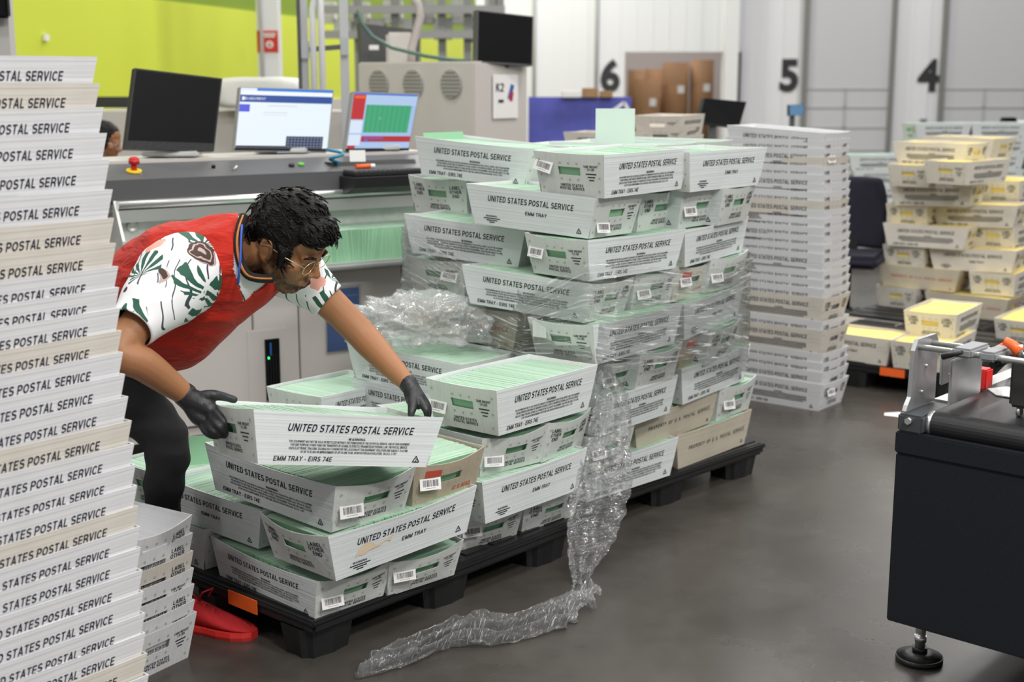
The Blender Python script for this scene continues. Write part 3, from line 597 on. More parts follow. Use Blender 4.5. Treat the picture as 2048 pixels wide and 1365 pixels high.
for (n, x, y, z, yaw, rx, ry, s, hs, col, side, end, bid, card, cpos, where) in TRAYS:
    red = n in ('R5a', 'Y2a', 'Y1b')
    far = n[0] == 'Y'
    g = 'trays of yellow envelopes on the far pallet' if far else ('trays on the left pallet' if n[0] == 'L' else 'trays in the film-wrapped stack')
    ink = 'ink_red' if red else ('ink' if n in ('LH', 'L1a', 'L2b', 'L3a') else 'ink_green')
    T = tray(f'{WORD[col]} postal tray {where}', (x, y, z), (rx, ry, yaw), (s, s, hs), col, ink, side, end, bid, card, g, not far, cpos or (-.088, .062, .1))
    gm = 'yellow envelopes packed in trays' if far else 'green envelopes packed in trays'
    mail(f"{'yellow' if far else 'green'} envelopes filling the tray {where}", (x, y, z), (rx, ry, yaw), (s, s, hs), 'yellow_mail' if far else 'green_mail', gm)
    if n == 'L2b':
        f = side_fn(-1, bid); mb = MB(); r = random.Random(3)
        top = [(-.17+.012*i, .082+.010*math.sin(i*.8)+r.uniform(-.006, .006)) for i in range(11)]
        bot = [(-.185+.0125*i, .058+.012*(i/10)+r.uniform(-.006, .006)+(.004 if i > 3 else -.006)) for i in range(11)]
        pts = top + bot[::-1]
        mb.add([f(a, b, .0016) for a, b in pts], [list(range(len(pts)))])
        mb.build('torn_tape', mat('cream_tape', (.72, .58, .42, 1), .7), T, fix=False)
    if n == 'R5b':
        mb = MB(); f = end_fn(-1, bid); mb.box(f(.09, .112, .004), (.002, .062, .058)); mb.build('blank_label', M['white_end'], T)
# hidden and half hidden trays that carry the visible ones
def full(label, x, y, z, yaw, col='white', side='A', m='green_mail', group=None, end='tare', mlabel=None, fine=True):
    tray(label, (x, y, z), (0, 0, yaw), (1, 1, 1), col, 'ink_green', side, end, 0, None, group, fine)
    mail(mlabel or label.replace('white postal tray', 'green envelopes in the tray'), (x, y, z), (0, 0, yaw), (1, 1, 1), m, group=(group or '')+' contents')
yE, yS = math.radians(52), math.radians(142)
uR = Vector((math.cos(yE), math.sin(yE), 0)); wR = Vector((-math.sin(yE), math.cos(yE), 0)); R0 = Vector((.368, 4.949, 0))
for i, (a, b, wh) in enumerate(((.44, .45, 'behind the front corner tray'), (.75, .45, 'second behind the front corner tray'), (1.06, .45, 'behind the right end tray'))):
    p = R0 + uR*a + wR*b
    full(f'white postal tray {wh}, top layer of the film-wrapped stack', p.x, p.y, 1.279, yS, group='trays in the film-wrapped stack')
for row in range(1, 9):
    z = .142 + .142*(row-1)
    if row % 2 == 0: sp = [(.75, .64, yE), (.75, .95, yE)]
    else: sp = [(.44, .45, yS), (.75, .45, yS)]
    if row in (2, 4): sp.append((.33, .92, yE))
    if row in (1, 3): sp.append((.10, .66, yS))
    for a, b, yw in sp:
        p = R0 + uR*a + wR*b
        full('white postal tray buried inside the film-wrapped stack', p.x, p.y, z, yw, group='trays buried in the film-wrapped stack')
yEl, ySl = math.radians(48), math.radians(138)
for (x, y, row, yw, wh) in ((-.311, 4.951, 3, ySl, 'under the tray with crumpled film'), (-.311, 4.951, 2, ySl, 'two below the tray with crumpled film'), (-.311, 4.951, 1, ySl, 'on the pallet below the crumpled film'),
        (-.683, 5.03, 2, math.radians(58), 'under the back tray beside the machine'), (-.683, 5.03, 1, math.radians(58), 'on the pallet under the back tray'),
        (-1.04, 4.50, 2, yEl, 'behind the black trouser leg'), (-1.08, 4.37, 1, ySl, 'on the pallet behind the black trouser leg'), (-.243, 4.64, 2, yEl, 'buried mid layer')):
    full(f'white postal tray {wh}, left pallet', x, y, .142+.142*(row-1), yw, group='trays on the left pallet')
# a few envelopes pulled up
def letter(label, c, yaw, w=.24, h=.15, m='green_mail', lean=0):
    o = MB().box((0, 0, h/2), (.002, w, h)).build('envelope', M[m]); o.location = c; o.rotation_euler = (0, lean, yaw)
    return tag(o, label, 'envelope')
letter('green envelope sticking up at the left of the wrapped stack top', (-.27, 5.62, 1.34), 2.35, .22, .135, lean=.15)
letter('green envelope standing upright beside the black trouser leg', (-1.03, 4.36, .36), 1.9, .16, .16, lean=.05)
MP = mat('pale_green_sheet', (.56, .66, .60, 1), .8)
o = MB().box((0, 0, .11), (.165, .003, .22)).build('divider_sheet', MP); p = PY(1230, 275, 5.75); o.location = (p.x, 5.75, p.z-.10)
tag(o, 'pale green divider sheet standing up behind the wrapped stack top', 'sheet')
# nested stacks of empty trays
def nth(i):
    return ['top', 'second', 'third', 'fourth', 'fifth', 'sixth', 'seventh', 'eighth', 'ninth', 'tenth', 'eleventh', 'twelfth', 'thirteenth', 'fourteenth', 'fifteenth', 'sixteenth', 'seventeenth', 'eighteenth', 'nineteenth', 'twentieth',
     'twenty-first', 'twenty-second', 'twenty-third', 'twenty-fourth', 'twenty-fifth', 'twenty-sixth', 'twenty-seventh', 'twenty-eighth', 'twenty-ninth', 'thirtieth', 'thirty-first', 'thirty-second', 'thirty-third'][i]
def rim_place(corner, p, yaw, tilt=(0, 0)):
    c, s = math.cos(yaw), math.sin(yaw); a, b = corner[0]*LT/2, corner[1]*WT/2
    return (p.x-(c*a-s*b), p.y-(s*a+c*b), p.z-H)
left_rims = [(195, 114, 0), (199, 165, 1), (208, 216, 0), (214, 266, 0), (220, 320, 0), (225, 378, 0), (228, 436, 1), (232, 486, 1), (236, 532, 0), (239, 576, 0), (241, 618, 0), (244, 662, 1), (247, 706, 0), (251, 750, 0), (257, 794, 0), (264, 842, 1), (268, 886, 0), (272, 930, 0), (275, 972, 0), (277, 1014, 1), (281, 1054, 0), (282, 1096, 0), (285, 1140, 0), (288, 1184, 0), (290, 1226, 0), (291, 1266, 0), (294, 1306, 1), (298, 1350, 0)]
NA = ['A', 'A', 'A', 'A', 'B', 'A']
for i, (px, py, tn) in enumerate(left_rims):
    p = PY(px, py, 3.14); yaw = math.radians(50.5+RND.uniform(-.5, .5))
    x, y, z = rim_place((1, -1), p, yaw)
    tray(f"{'aged tan' if tn else 'white'} empty tray, {nth(i)} rim down the tall stack at left edge", (x, y, z), (RND.uniform(-.005, .005), RND.uniform(-.005, .005), yaw), (1,1,1), 'emptytan' if tn else 'empty', 'ink', 'A', 'tare', 0, None, 'nested empty trays in the tall left stack', True)
zb = z
while zb > .06:
    zb -= .055
    tray('white empty tray at the foot of the tall stack at left edge, below the picture', (x, y, max(zb, 0)), (0, 0, yaw), (1,1,1), 'empty', 'ink', 'A', 'tare', 0, None, 'trays at the foot of the left stack', False)
for i, (px, py, tn, en) in enumerate([(385,1030,0,'other'),(386,1066,0,'other'),(387,1102,1,'other'),(388,1136,0,'tare'),(389,1168,0,'other'),(390,1200,0,'tare'),(394,1225,0,'tare')]):
    yaw = math.radians(147+RND.uniform(-.5, .5)); p = PY(px, py, 3.76+.004*math.sin(i*2))
    x, y, z = rim_place((-1, -1), p, yaw)
    if i == 6: z = 0.0
    tray(f"{'aged tan' if tn else 'white'} empty tray, {nth(i)} in the short stack on the floor by the red shoe", (x, y, max(z, 0)), (0, 0, yaw), (1,1,1), 'emptytan' if tn else 'empty', 'ink', 'A', en, 0 if i else 2, None, 'nested empty trays in the short stack', False)
right_y = [257, 276, 293, 310, 327, 344, 361, 378, 395, 412, 429, 446, 463, 480, 497, 514, 531, 548, 565, 583, 628, 646, 691, 709, 727, 765]
for i, py in enumerate(right_y):
    yaw = math.radians(140.5+RND.uniform(-.5, .5)); p = PY(1700+RND.uniform(-1, 1.5)-2*(i > 19), py, 6.98)
    x, y, z = rim_place((-1, -1), p, yaw)
    tn = i in (3, 8, 19, 21)
    if i == len(right_y)-1: z = 0.0
    tray(f"{'aged tan' if tn else 'white'} empty tray, {nth(i)} rim down the nested stack right of the wrapped stack", (x, y, z), (0, -.05 if i == 0 else 0, yaw), (1,1,1), 'emptytan' if tn else 'empty', 'ink', 'A', 'other' if i % 3 else 'tare', 0, 14+i if i in (2, 25) else None, 'nested empty trays right of the wrapped stack', False, (-.05, .10, 0))
# two stacks of empties behind the wrapped stack
for (px, py, Y, n, yaw, col, wh) in ((1268, 268, 8.2, 21, 2.62, 'emptytan', 'pale stack behind the wrapped stack'), (1385, 232, 8.2, 22, 1.22, 'emptytan', 'aged stack below the tilted dark monitor')):
    p = PY(px, py, Y)
    for i in range(n):
        z = p.z-H-.064*i
        if z < 0: break
        if i > 3: lb, gp = f'empty tray low in the {wh}, hidden by it', 'hidden empties '+wh
        else: lb, gp = f'empty tray, {nth(i)} in the {wh}', 'empties in the '+wh
        tray(lb, (p.x-.1, Y+.3, max(0, z)), (0, 0, yaw+RND.uniform(-.05, .05)), (1,1,1), 'empty' if (col == 'empty' or px < 1300 and i % 2) else col, 'ink', 'A', 'other' if px < 1300 else 'tare', 0, None, gp, False)
    tray_z = max(0, z)
# far wrapped pallet of green mail
yg = math.radians(8)
for c in range(4):
    for r in range((6, 8, 8, 7)[c]):
        x = 3.36+.57*c*math.cos(yg)+RND.uniform(-.02, .02); y = 12.6+.57*c*math.sin(yg)+RND.uniform(-.02, .02)
        full('white postal tray in the blurred far stack of green mail', x, y, .142+.142*r, yg+RND.choice((0, PI/1))+RND.uniform(-.05, .05), group='trays of green mail in the far blurred stack', mlabel='green envelopes in a tray of the blurred far stack', fine=False)
# grey bin beside the yellow stack
tray('aged empty tray standing on the floor left of the yellow-mail stack', (2.2, 8.6, 0), (0, 0, 2.4), (1, 1, 1), 'emptytan', 'ink', 'A', 'other', 0, None, None, False)
# ------------------------------------------------------------------ pallets
def pallet(label, loc, yaw, w=1.22, d=1.02, tagside=True):
    t = thing('shipping_pallet', label, 'pallet', loc, yaw, 'black plastic pallets')
    mb = MB(); mb.bbox((w/2, d/2, .115), (w, d, .05), .012)
    for i in range(9): mb.box((w*(i+.5)/9, d/2, .1425), (w/9-.03, d-.08, .004))
    mb.build('deck', M['black_plastic'], t)
    lip = MB(); lip.bbox((w/2, d/2, .128), (w+.012, d+.012, .018), .006); lip.build('deck_lip', M['black_plastic'], t)
    for ix in range(3):
        for iy in range(3):
            x, y = .10+ix*(w-.2)/2, .10+iy*(d-.2)/2; f = MB(); n = 20; ang = [2*PI*k/n for k in range(n)]
            rr = lambda k, s: s*(1 if k % 2 else .93)
            def ring(s, z): return [(x+rr(k, s)*1.12*math.copysign(abs(math.cos(a))**.6, math.cos(a)), y+rr(k, s)*.85*math.copysign(abs(math.sin(a))**.6, math.sin(a)), z) for k, a in enumerate(ang)]
            vs = ring(.098, .095)+ring(.082, .0); fs = [(k, (k+1)%n, n+(k+1)%n, n+k) for k in range(n)]+[list(range(n)), list(range(n, 2*n))[::-1]]
            f.add(vs, fs); f.build('foot', M['black_plastic'], t)
    if tagside:
        MB().box((-.008, .32, .115), (.004, .14, .045)).build('orange_tag', M['orange'], t)
    return t
pallet('black plastic pallet under the half-built near stack, orange tag on its side', (-.581, 3.703, 0), math.radians(48.5))
pallet('black plastic pallet under the film-wrapped stack', (.245, 4.785, 0), math.radians(45.8), tagside=False)
pallet('black plastic pallet under the yellow-mail trays, orange tag facing out', (2.33, 7.0, 0), math.radians(52), 1.36, 1.1)
pallet('black plastic pallet beneath the tall yellow-mail stack', (2.95, 8.32, 0), math.radians(52), 1.3, .95, False)
pallet('black plastic pallet under the blurred far stack of green mail', (3.1, 12.3, 0), yg, 2.2, .8, False)
# ------------------------------------------------------------------ stretch film
def film_sheet(name, fn, nu, nv, m, su=1, sv=1, holes=None):
    vs = [fn(i/nu, j/nv) for j in range(nv+1) for i in range(nu+1)]
    uv = [(i/nu*su, j/nv*sv) for j in range(nv+1) for i in range(nu+1)]
    fs = [(j*(nu+1)+i, j*(nu+1)+i+1, (j+1)*(nu+1)+i+1, (j+1)*(nu+1)+i) for j in range(nv) for i in range(nu) if not (holes and holes(i/nu, j/nv))]
    me = D.meshes.new(name); me.from_pydata([tuple(v) for v in vs], [], fs); me.materials.append(m)
    l = me.uv_layers.new(name='UVMap')
    for p in me.polygons:
        p.use_smooth = True
        for li, vi in zip(p.loop_indices, p.vertices): l.data[li].uv = uv[vi]
    me.update(); return link(name, me)
F_wrap = film_mat('stretched_film', .02, .10, (5, 75, 1), (0, 0, .12), 1.0, .012, .13, fres=.6, painted_glint=.72)
F_loose = film_mat('loose_film', .07, .14, (9, 22, 1), (0, 0, .2), 1.0, .03, .07, fres=.5, painted_glint=.65)
F_crumple = film_mat('crumpled_film', .05, .07, (30, 30, 1), (0, 0, 0), 1.0, .02, .09)
# band round the wrapped stack: corner posts in plan (u, w) from the front corner tray
def RP(a, b): return R0 + uR*a + wR*b
plan = [RP(.30, 1.14), RP(.03, 1.06), RP(-.03, .94), RP(-.235, .80), RP(-.245, .40), RP(-.30, .17), RP(-.302, -.10), RP(-.255, -.19), RP(.25, -.188), RP(.55, -.165), RP(.79, -.145), RP(.835, -.09), RP(.88, .10), RP(.97, .30), RP(1.06, .80), RP(1.0, 1.16), RP(.30, 1.14)]
cum = [0]
for a, b in zip(plan, plan[1:]): cum.append(cum[-1]+(b-a).length)
def along(t):
    d = t*cum[-1]
    for i in range(len(plan)-1):
        if d <= cum[i+1]+1e-9: return plan[i]+(plan[i+1]-plan[i])*((d-cum[i])/max(1e-9, cum[i+1]-cum[i]))
    return plan[-1].copy()
ctr = RP(.45, .45)
def piece(t, ks):
    for (a, za), (b, zb) in zip(ks, ks[1:]):
        if t <= b: return za+(zb-za)*(t-a)/(b-a)
    return ks[-1][1]
TT = [c/cum[-1] for c in cum]
ztop = [(0, 1.08), (TT[2], 1.08), (TT[3], 1.16), (TT[4], 1.00), (TT[5], .93), (TT[6], 1.07), (TT[7], 1.07), (TT[8], .98), (TT[9], .96), (TT[10], .99), (TT[11], 1.0), (1, 1.08)]
zbot = [(0, .66), (TT[2], .66), (TT[3], .80), (TT[4], .70), (TT[5], .70), (TT[6], .73), (TT[7], .70), (TT[8], .64), (TT[9], .60), (TT[10], .50), (TT[11], .48), (1, .66)]
def band(u, v):
    p = along(u); a = piece(u, ztop); b = piece(u, zbot); z = b+(a-b)*v
    d = (p-ctr); d.z = 0; d.normalize(); s = u*5.2; w = .014+.012*noise.noise(Vector((s*2.6, z*9, 0))); k = z-.13*s*math.sin(s*1.1); w += .0042*abs(noise.noise(Vector((s*2.6, k*34, 3))))*2.2+.003*noise.noise(Vector((s*7+5, k*110, 9)))
    q = p+d*w; q.z = z+.012*noise.noise(Vector((u*30, 0, 5)))*(1 if v in (0, 1) else 0); return q
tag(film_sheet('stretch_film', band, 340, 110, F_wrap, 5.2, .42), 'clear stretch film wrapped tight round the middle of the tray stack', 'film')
# loose tail from the front corner down to the floor and along it
def rib(path, widths, nu=150, nv=34, fold=.02, seed=0):
    P = [Vector(p) for p in path]; C = catmull(P, 12); W = [v.x for v in catmull([Vector((w, 0, 0)) for w in widths], 12)]; A = catmull([Vector(a) for a in sides], 12)
    n = len(C)-1
    def f(u, v):
        x = v*n; i = min(int(x), n-1); t = x-i; c = C[i].lerp(C[i+1], t); w = W[i]+(W[i+1]-W[i])*t; a = A[i].lerp(A[i+1], t).normalized(); tan = (C[min(i+1, n)]-C[max(i-1, 0)]).normalized(); nn = a.cross(tan).normalized()
        s = (u-.5)*2; q = c+a*(s*w)
        q += nn*(fold*(1-.35*abs(s))*(math.sin(s*9+seed+2.2*noise.noise(Vector((v*6, s*1.2, seed))))+.9*noise.noise(Vector((s*6, v*22, seed)))+.8*abs(noise.noise(Vector((s*14, v*60, seed+2))))))
        q += a*(.012*noise.noise(Vector((s*3, v*26, seed+4))))
        if q.z < .004: q.z = .004+.006*abs(noise.noise(q*20))
        return q
    return f
def hang(px, py, Y): return PY(px, py, Y)
sides = [(.9, .3, 0), (.9, .3, 0), (.9, .2, 0), (.95, .1, 0), (.9, .3, 0), (.6, .6, .2)]
tail_a = rib([PY(1200, 735, 4.66), PY(1222, 800, 4.62), PY(1215, 880, 4.56), PY(1200, 990, 4.52), PY(1180, 1090, 4.45), PY(1165, 1165, 4.36)], [.035, .065, .085, .105, .085, .045], fold=.016, seed=1)
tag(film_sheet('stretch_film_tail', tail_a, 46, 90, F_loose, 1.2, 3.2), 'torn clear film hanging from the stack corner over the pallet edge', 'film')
sides = [(.55, .75, .1), (.5, .8, .2), (.3, .9, .2), (.4, .8, .3), (.4, .8, .2), (.3, .8, .3), (.3, .8, .1)]
pp = [PZ(1160, 1165, .06), PZ(1165, 1215, .03), PZ(1100, 1235, .03), PZ(1010, 1262, .03), PZ(925, 1262, .04), PZ(830, 1300, .03), PZ(725, 1338, .02)]
tail_b = rib(pp, [.06, .12, .10, .075, .085, .075, .05], fold=.026, seed=5)
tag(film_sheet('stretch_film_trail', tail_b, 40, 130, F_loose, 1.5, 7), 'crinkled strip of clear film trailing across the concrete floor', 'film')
# crumpled heap on the back tray
bm = bmesh.new(); bmesh.ops.create_icosphere(bm, subdivisions=6, radius=1)
cc = PY(835, 655, 4.95)
for v in bm.verts:
    d = v.co.normalized(); n = 0; a = 1
    for k in range(4): n += a*(1-2*abs(noise.noise(d*(1.6*2**k)+Vector((3, 1, 7))))); a *= .55
    r = .62+.36*n; q = Vector((d.x*.235*r, d.y*.16*r, d.z*.115*r))
    q.z = max(q.z, -.05); q.x += .03*max(0, -q.z)
    v.co = q
bm.verts.index_update(); mb = MB(); mb.add([v.co+cc for v in bm.verts], [[v.index for v in f.verts] for f in bm.faces], 0, True); bm.free()
F_heap = film_mat('crumpled_heap_film', .17, .06, (26, 26, 26), (0, 0, 0), 1.0, .03, .07, tsc=0, fres=.4)
tag(mb.build('crumpled_film', F_heap), 'crumpled heap of clear film lying on the tray behind the outstretched arm', 'film')
sides = [(.2, .5, .8), (.2, .5, .8), (.3, .5, .7), (.3, .5, .6)]
tag(film_sheet('film_strand', rib([PY(880, 640, 4.9), PY(930, 645, 4.86), PY(960, 665, 4.84), PY(1000, 694, 4.80)], [.03, .035, .022, .008], fold=.008, seed=8), 24, 50, F_crumple, 1, 2), 'twisted strand of clear film leading down from the crumpled heap', 'film')
# ------------------------------------------------------------------ inserting machine behind the pallets
K = Frame((-1.76, 5.93, 0), 33.7)
def kz(px, py, yl): return K.at(px, py, yl)[1]
def kx(px, py, yl): return K.at(px, py, yl)[0]
XL, XR = kx(150, 400, 0), kx(905, 372, 0)
t = thing('mail_machine', 'long beige and charcoal mail machine behind the man, silver rails, doors below', 'machine', K.o, K.a)
z1, z2, z3 = kz(222, 403, 0), kz(420, 353, 0), kz(450, 321, .28)
mb = MB(); mb.prism([(0, z1), (0, z2), (.28, z3), (.62, z3), (.62, z1-.15), (.04, z1)], XL, XR, 'x'); 
mb.build('console_hood', M['dark_grey'], t)
mb = MB(); mb.box(((XL+XR)/2, .47, z3+.004), (XR-XL, .36, .02)); mb.build('worktop', M['beige'], t)
zr1, zr2 = kz(400, 402, -.02), kz(400, 425, -.02)
xb = kx(236, 425, -.02)
mb = MB(); mb.tube([(xb, -.02, zr1), (XR, -.02, zr1)], .02, 14); mb.box(((xb+XR)/2, .0, zr2), (XR-xb, .05, .055)); mb.build('guide_rails', M['steel'], t)
zb0 = kz(700, 524, -.2); zb1 = kz(700, 460, -.2)
mb = MB(); mb.box(((xb+XR)/2, .06, (zr2+zb0)/2), (XR-xb, .02, zr2-zb0)); mb.build('back_plate', M['galv'], t)
bx, bz = K.at(264, 452, .05); MB().ball((bx, .045, bz), (.028, .015, .028)).build('bolt', M['steel'], t)
mb = MB(); mb.prism([(-.1, zb0+.02), (.1, zb0+.02), (.1, zr1+.05), (.02, zr1+.05), (-.1, zr2-.1)], xb-.012, xb, 'x'); mb.build('end_bracket', M['galv'], t)
for zz in (zr1-.01, zr2+.02): MB().cyl((xb-.25, .03, zz), (xb, .03, zz), .014, 10).build('cross_rod', M['steel'], t)
zl = kz(700, 530, -.24)
mb = MB(); mb.bbox(((xb+XR)/2, -.08, zl-.005), (XR-xb, .36, .03), .01); mb.build('bed_lip', mat('satin_metal', (.7, .7, .7, 1), .35, .7), t)
YF = -.12
mb = MB(); mb.box(((XL+XR)/2, .25, (zl-.02+.08)/2), (XR-XL, .72, zl-.10)); mb.build('cabinet_body', M['beige'], t)
seams = [XL+.01] + [kx(px, py, YF) for px, py in ((505, 700), (597, 700), (802, 600))] + [XR]
for i, (a, b) in enumerate(zip(seams, seams[1:])):
    mb = MB(); mb.bbox(((a+b)/2, YF, (zl-.03+.12)/2), (b-a-.008, .03, zl-.17), .004)
    d = mb.build('door', M['beige'], t)
    if i == 1:
        x0, x1 = kx(531, 735, YF-.02), kx(559, 735, YF-.02); za, zb = kz(545, 678, YF-.02), kz(545, 800, YF-.02)
        MB().box(((x0+x1)/2, YF-.018, (za+zb)/2), (x1-x0, .02, za-zb)).build('vent_slot', M['screen_black'], d)
        for k in range(5): MB().box((x0+(x1-x0)*(k+.5)/5, YF-.03, (za*.45+zb*.55)), (.004, .006, (za-zb)*.6)).build('vent_rib', M['black_plastic'], d)
        MB().box((x0+.35*(x1-x0), YF-.03, za-.16*(za-zb)), (.008, .006, .06)).build('blue_strip', M['blue_sign'], d)
        MB().ball((x0+.18*(x1-x0), YF-.03, za-.30*(za-zb)), .006).build('green_led', mat('led_green', (.02, .6, .1, 1), .4, emit=(.05, 1, .2, 1), estr=2), d)
        mb = MB(); xa, xc = x0-.09, x1+.05
        mb.bbox(((xa+xc)/2, YF-.012, (za+.05+.14)/2), (xc-xa, .012, za+.05-.14), .005); mb.build('raised_panel', M['beige'], d)
# small controls on the hood (parts)
def hood(px, py):
    best = None
    for k in range(60):
        yl = .28*k/59; x, z = K.at(px, py, yl); e = abs(z-(z2+(z3-z2)*yl/.28))
        if best is None or e < best[0]: best = (e, x, yl, z)
    return Vector(best[1:])
nrm = Vector((0, -(z3-z2), .28)).normalized()
p = hood(268, 345)
e = MB(); e.cyl(p, p+nrm*.012, .034, 20); e.build('emergency_ring', M['yellow'], t)
e = MB(); e.cyl(p+nrm*.01, p+nrm*.045, .014, 14); e.cyl(p+nrm*.042, p+nrm*.062, .025, 20, 0, .023); e.cyl(p+nrm*.062, p+nrm*.068, .023, 20, 0, .017); e.build('emergency_button', M['red'], t)
e = MB(); e.tube([p+Vector((.03*math.cos(a), -.03-.01*math.sin(a*2), .005+.012*math.sin(a)-.02)) for a in [k*.5 for k in range(14)]], .0025, 6); e.build('wire_loop', mat('tan_wire', (.35, .25, .18, 1), .6), t)
for nm, px, py, mm, r in (('key_hole', 427, 336, 'screen_black', .009), ('black_button', 583, 333, 'black_plastic', .014), ('green_button', 602, 332, None, .014)):
    p = hood(px, py); MB().cyl(p, p+nrm*.014, r, 16).build(nm, M[mm] if mm else mat('green_plastic', (.12, .5, .03, 1), .4), t)
p = hood(466, 341); MB().cyl(p, p+nrm*.02+Vector((.02, 0, 0)), .006, 8).build('key', M['steel'], t)
p = hood(640, 345)
# mail standing in the machine bed
def bed_row(x0, x1):
    r = random.Random(5); mb = MB(); x = x0; i = 0
    while x < x1:
        th = .006; j = r.uniform(-.0015, .0015)-.003*(math.sin(i*.07) > .9); ln = .02*math.sin(i*.12)
        mb.add([(x-.0031, -.20+j, zb0), (x+.0031, -.20+j, zb0), (x+.0031, .04, zb0), (x-.0031, .04, zb0), (x-.0031+ln, -.20+j, zb1+j*.3), (x+.0031+ln, -.20+j, zb1+j*.3), (x+.0031+ln, .04, zb1+j*.3), (x-.0031+ln, .04, zb1+j*.3)],
               [(0,3,2,1), (4,5,6,7), (0,1,5,4), (2,3,7,6), (1,2,6,5), (3,0,4,7)]); mb.m[-5] = 1; x += th; i += 1  # top of each envelope painted paler, as if lit
    return mb
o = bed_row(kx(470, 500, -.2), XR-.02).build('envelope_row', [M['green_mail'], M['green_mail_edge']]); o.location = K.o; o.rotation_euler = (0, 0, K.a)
tag(o, 'long row of green envelopes standing in the machine bed behind the man', 'envelopes', None, 'stuff')
# blue notice on the machine door
t = thing('notice', 'blue notice in a clear sleeve on the machine door behind the elbow', 'notice', K.o, K.a)
x0, x1 = kx(654, 640, -.14), kx(719, 640, -.14); za, zb = kz(690, 577, -.14), kz(690, 700, -.14)
mb = MB(); mb.box(((x0+x1)/2, -.1385, (za+zb)/2), (x1-x0, .004, za-zb)); mb.build('sheet', M['blue_sign'], t)
mb = MB()
for k, (w, f) in enumerate(((.7, .12), (.35, .25), (.75, .42), (.5, .55), (.4, .75))):
    mb.box(((x0+x1)/2+.03, -.141, za+(zb-za)*f), ((x1-x0)*w*.8, .002, .010))
mb.build('faint_lines', mat('faint_print', (.10, .25, .55, 1), .5), t)
mb = MB(); mb.box(((x0+x1)/2, -.1425, (za+zb)/2+.004), (x1-x0+.02, .001, za-zb+.025)); mb.build('clear_sleeve', film_mat('sleeve_film', .03, .03, painted_glint=.03, streak= (1, 1, 1), bstr=.1, rough=.2, tsc=0), t)
# ------------------------------------------------------------------ monitors
def slab(TL, TR, BR, BL, th, m=0, mb=None):
    mb = mb or MB(); n = ((TR-TL).cross(BL-TL)).normalized()
    if n.y < 0: n = -n
    f = [TL, TR, BR, BL]; b = [p+n*th for p in f]
    mb.add(f+b, [(0,1,2,3), (7,6,5,4), (0,4,5,1), (1,5,6,2), (2,6,7,3), (3,7,4,0)], m); return mb, n
def bil(TL, TR, BR, BL, n, off):
    def f(u, v):                              # u right 0..1, v down 0..1
        a = TL+(TR-TL)*u; b = BL+(BR-BL)*u; return a+(b-a)*v-n*off
    return f
def glow(name, r, g, b, s=1.0): 
    c = lin(r, g, b); return mat('screen_'+name, (.01, .01, .01, 1), .3, emit=c, estr=s)
SC = {}
def sc(r, g, b):
    k = (r, g, b)
    if k not in SC: SC[k] = glow('%d_%d_%d' % k, r, g, b)
    return SC[k]
def monitor(label, C, bezel, th=.022, ui=None, shell='black_plastic', stand=None, logo=True, group=None):
    TL, TR, BR, BL = C; t = thing('computer_monitor', label, 'monitor', (BL+BR)/2, 0, group)
    mb, n = slab(TL, TR, BR, BL, th); mb.build('housing', M[shell], t, world=True)
    f = bil(TL, TR, BR, BL, n, .0006); bx, by0, by1 = bezel
    mb = MB(); mb.add([f(bx, by0), f(1-bx, by0), f(1-bx, by1), f(bx, by1)], [(0,1,2,3)])
    if ui: MB().add([f(.004, by1+.004), f(.996, by1+.004), f(.996, .997), f(.004, .997)], [(0,1,2,3)]).build('bottom_bezel', M['screen_black'], t, world=True)
    scr = mb.build('screen', ui[0] if ui else M['screen_black'], t, world=True)
    if ui:
        groups = {}
        g = bil(f(bx, by0), f(1-bx, by0), f(1-bx, by1), f(bx, by1), n, .0006)
        for q in ui[1]: groups.setdefault(q[4], []).append(q)
        for c, qs in [(c, q) for c, qs in groups.items() for q in ([qs] if len(qs) > 4 else [[a] for a in qs])]:
            mb = MB()
            for (u0, v0, u1, v1, _) in qs: mb.add([g(u0, v0), g(u1, v0), g(u1, v1), g(u0, v1)], [(0,1,2,3)])
            mb.build('screen_area', sc(*c), scr, world=True)
        for (s, u, v, cap, wd_, c) in ui[2]:
            g2 = bil(f(bx, by0), f(1-bx, by0), f(1-bx, by1), f(bx, by1), n, .0014)
            W = (f(1-bx, by0)-f(bx, by0)).length; Hh = (f(bx, by1)-f(bx, by0)).length
            mb = MB(); vs, fs = text_geo(s, cap, bold=.0, width=wd_)
            mb.add([g2(u+a/W, v-b/Hh) for a, b in vs], fs); mb.build('screen_text', sc(*c), scr, world=True, fix=False)
    if stand: stand(t, C, n)
    return t
M['bezel_grey'] = mat('bezel_grey', (.26, .26, .27, 1), .45)
def KC(px, py, yl): x, z = K.at(px, py, yl); return K.w(x, yl, z)
def foot_stand(t, C, n):
    TL, TR, BR, BL = C; c = (BL+BR)/2 + n*.03; zt = z3+.022
    mb = MB(); mb.bbox(((c.x), c.y+.10, zt+.012), (.26, .19, .024), .006); mb.build('stand_base', mat('silver_plastic', (.55, .57, .57, 1), .4), t, world=True)
    mb = MB(); mb.bbox((c.x, c.y+.05, (zt+c.z)/2+.08), (.07, .03, abs(c.z-zt)+.18), .006); mb.build('stand_neck', mat('silver_plastic2', (.5, .52, .52, 1), .4), t, world=True)
yl = .33
monitor('switched-off black monitor above the red emergency button', (KC(270, 136, yl+.06), KC(445, 157, yl+.10), KC(428, 303, yl+.02), KC(250, 299, yl-.02)), (.018, .02, .89), .035, stand=foot_stand)
white = (235, 245, 252)
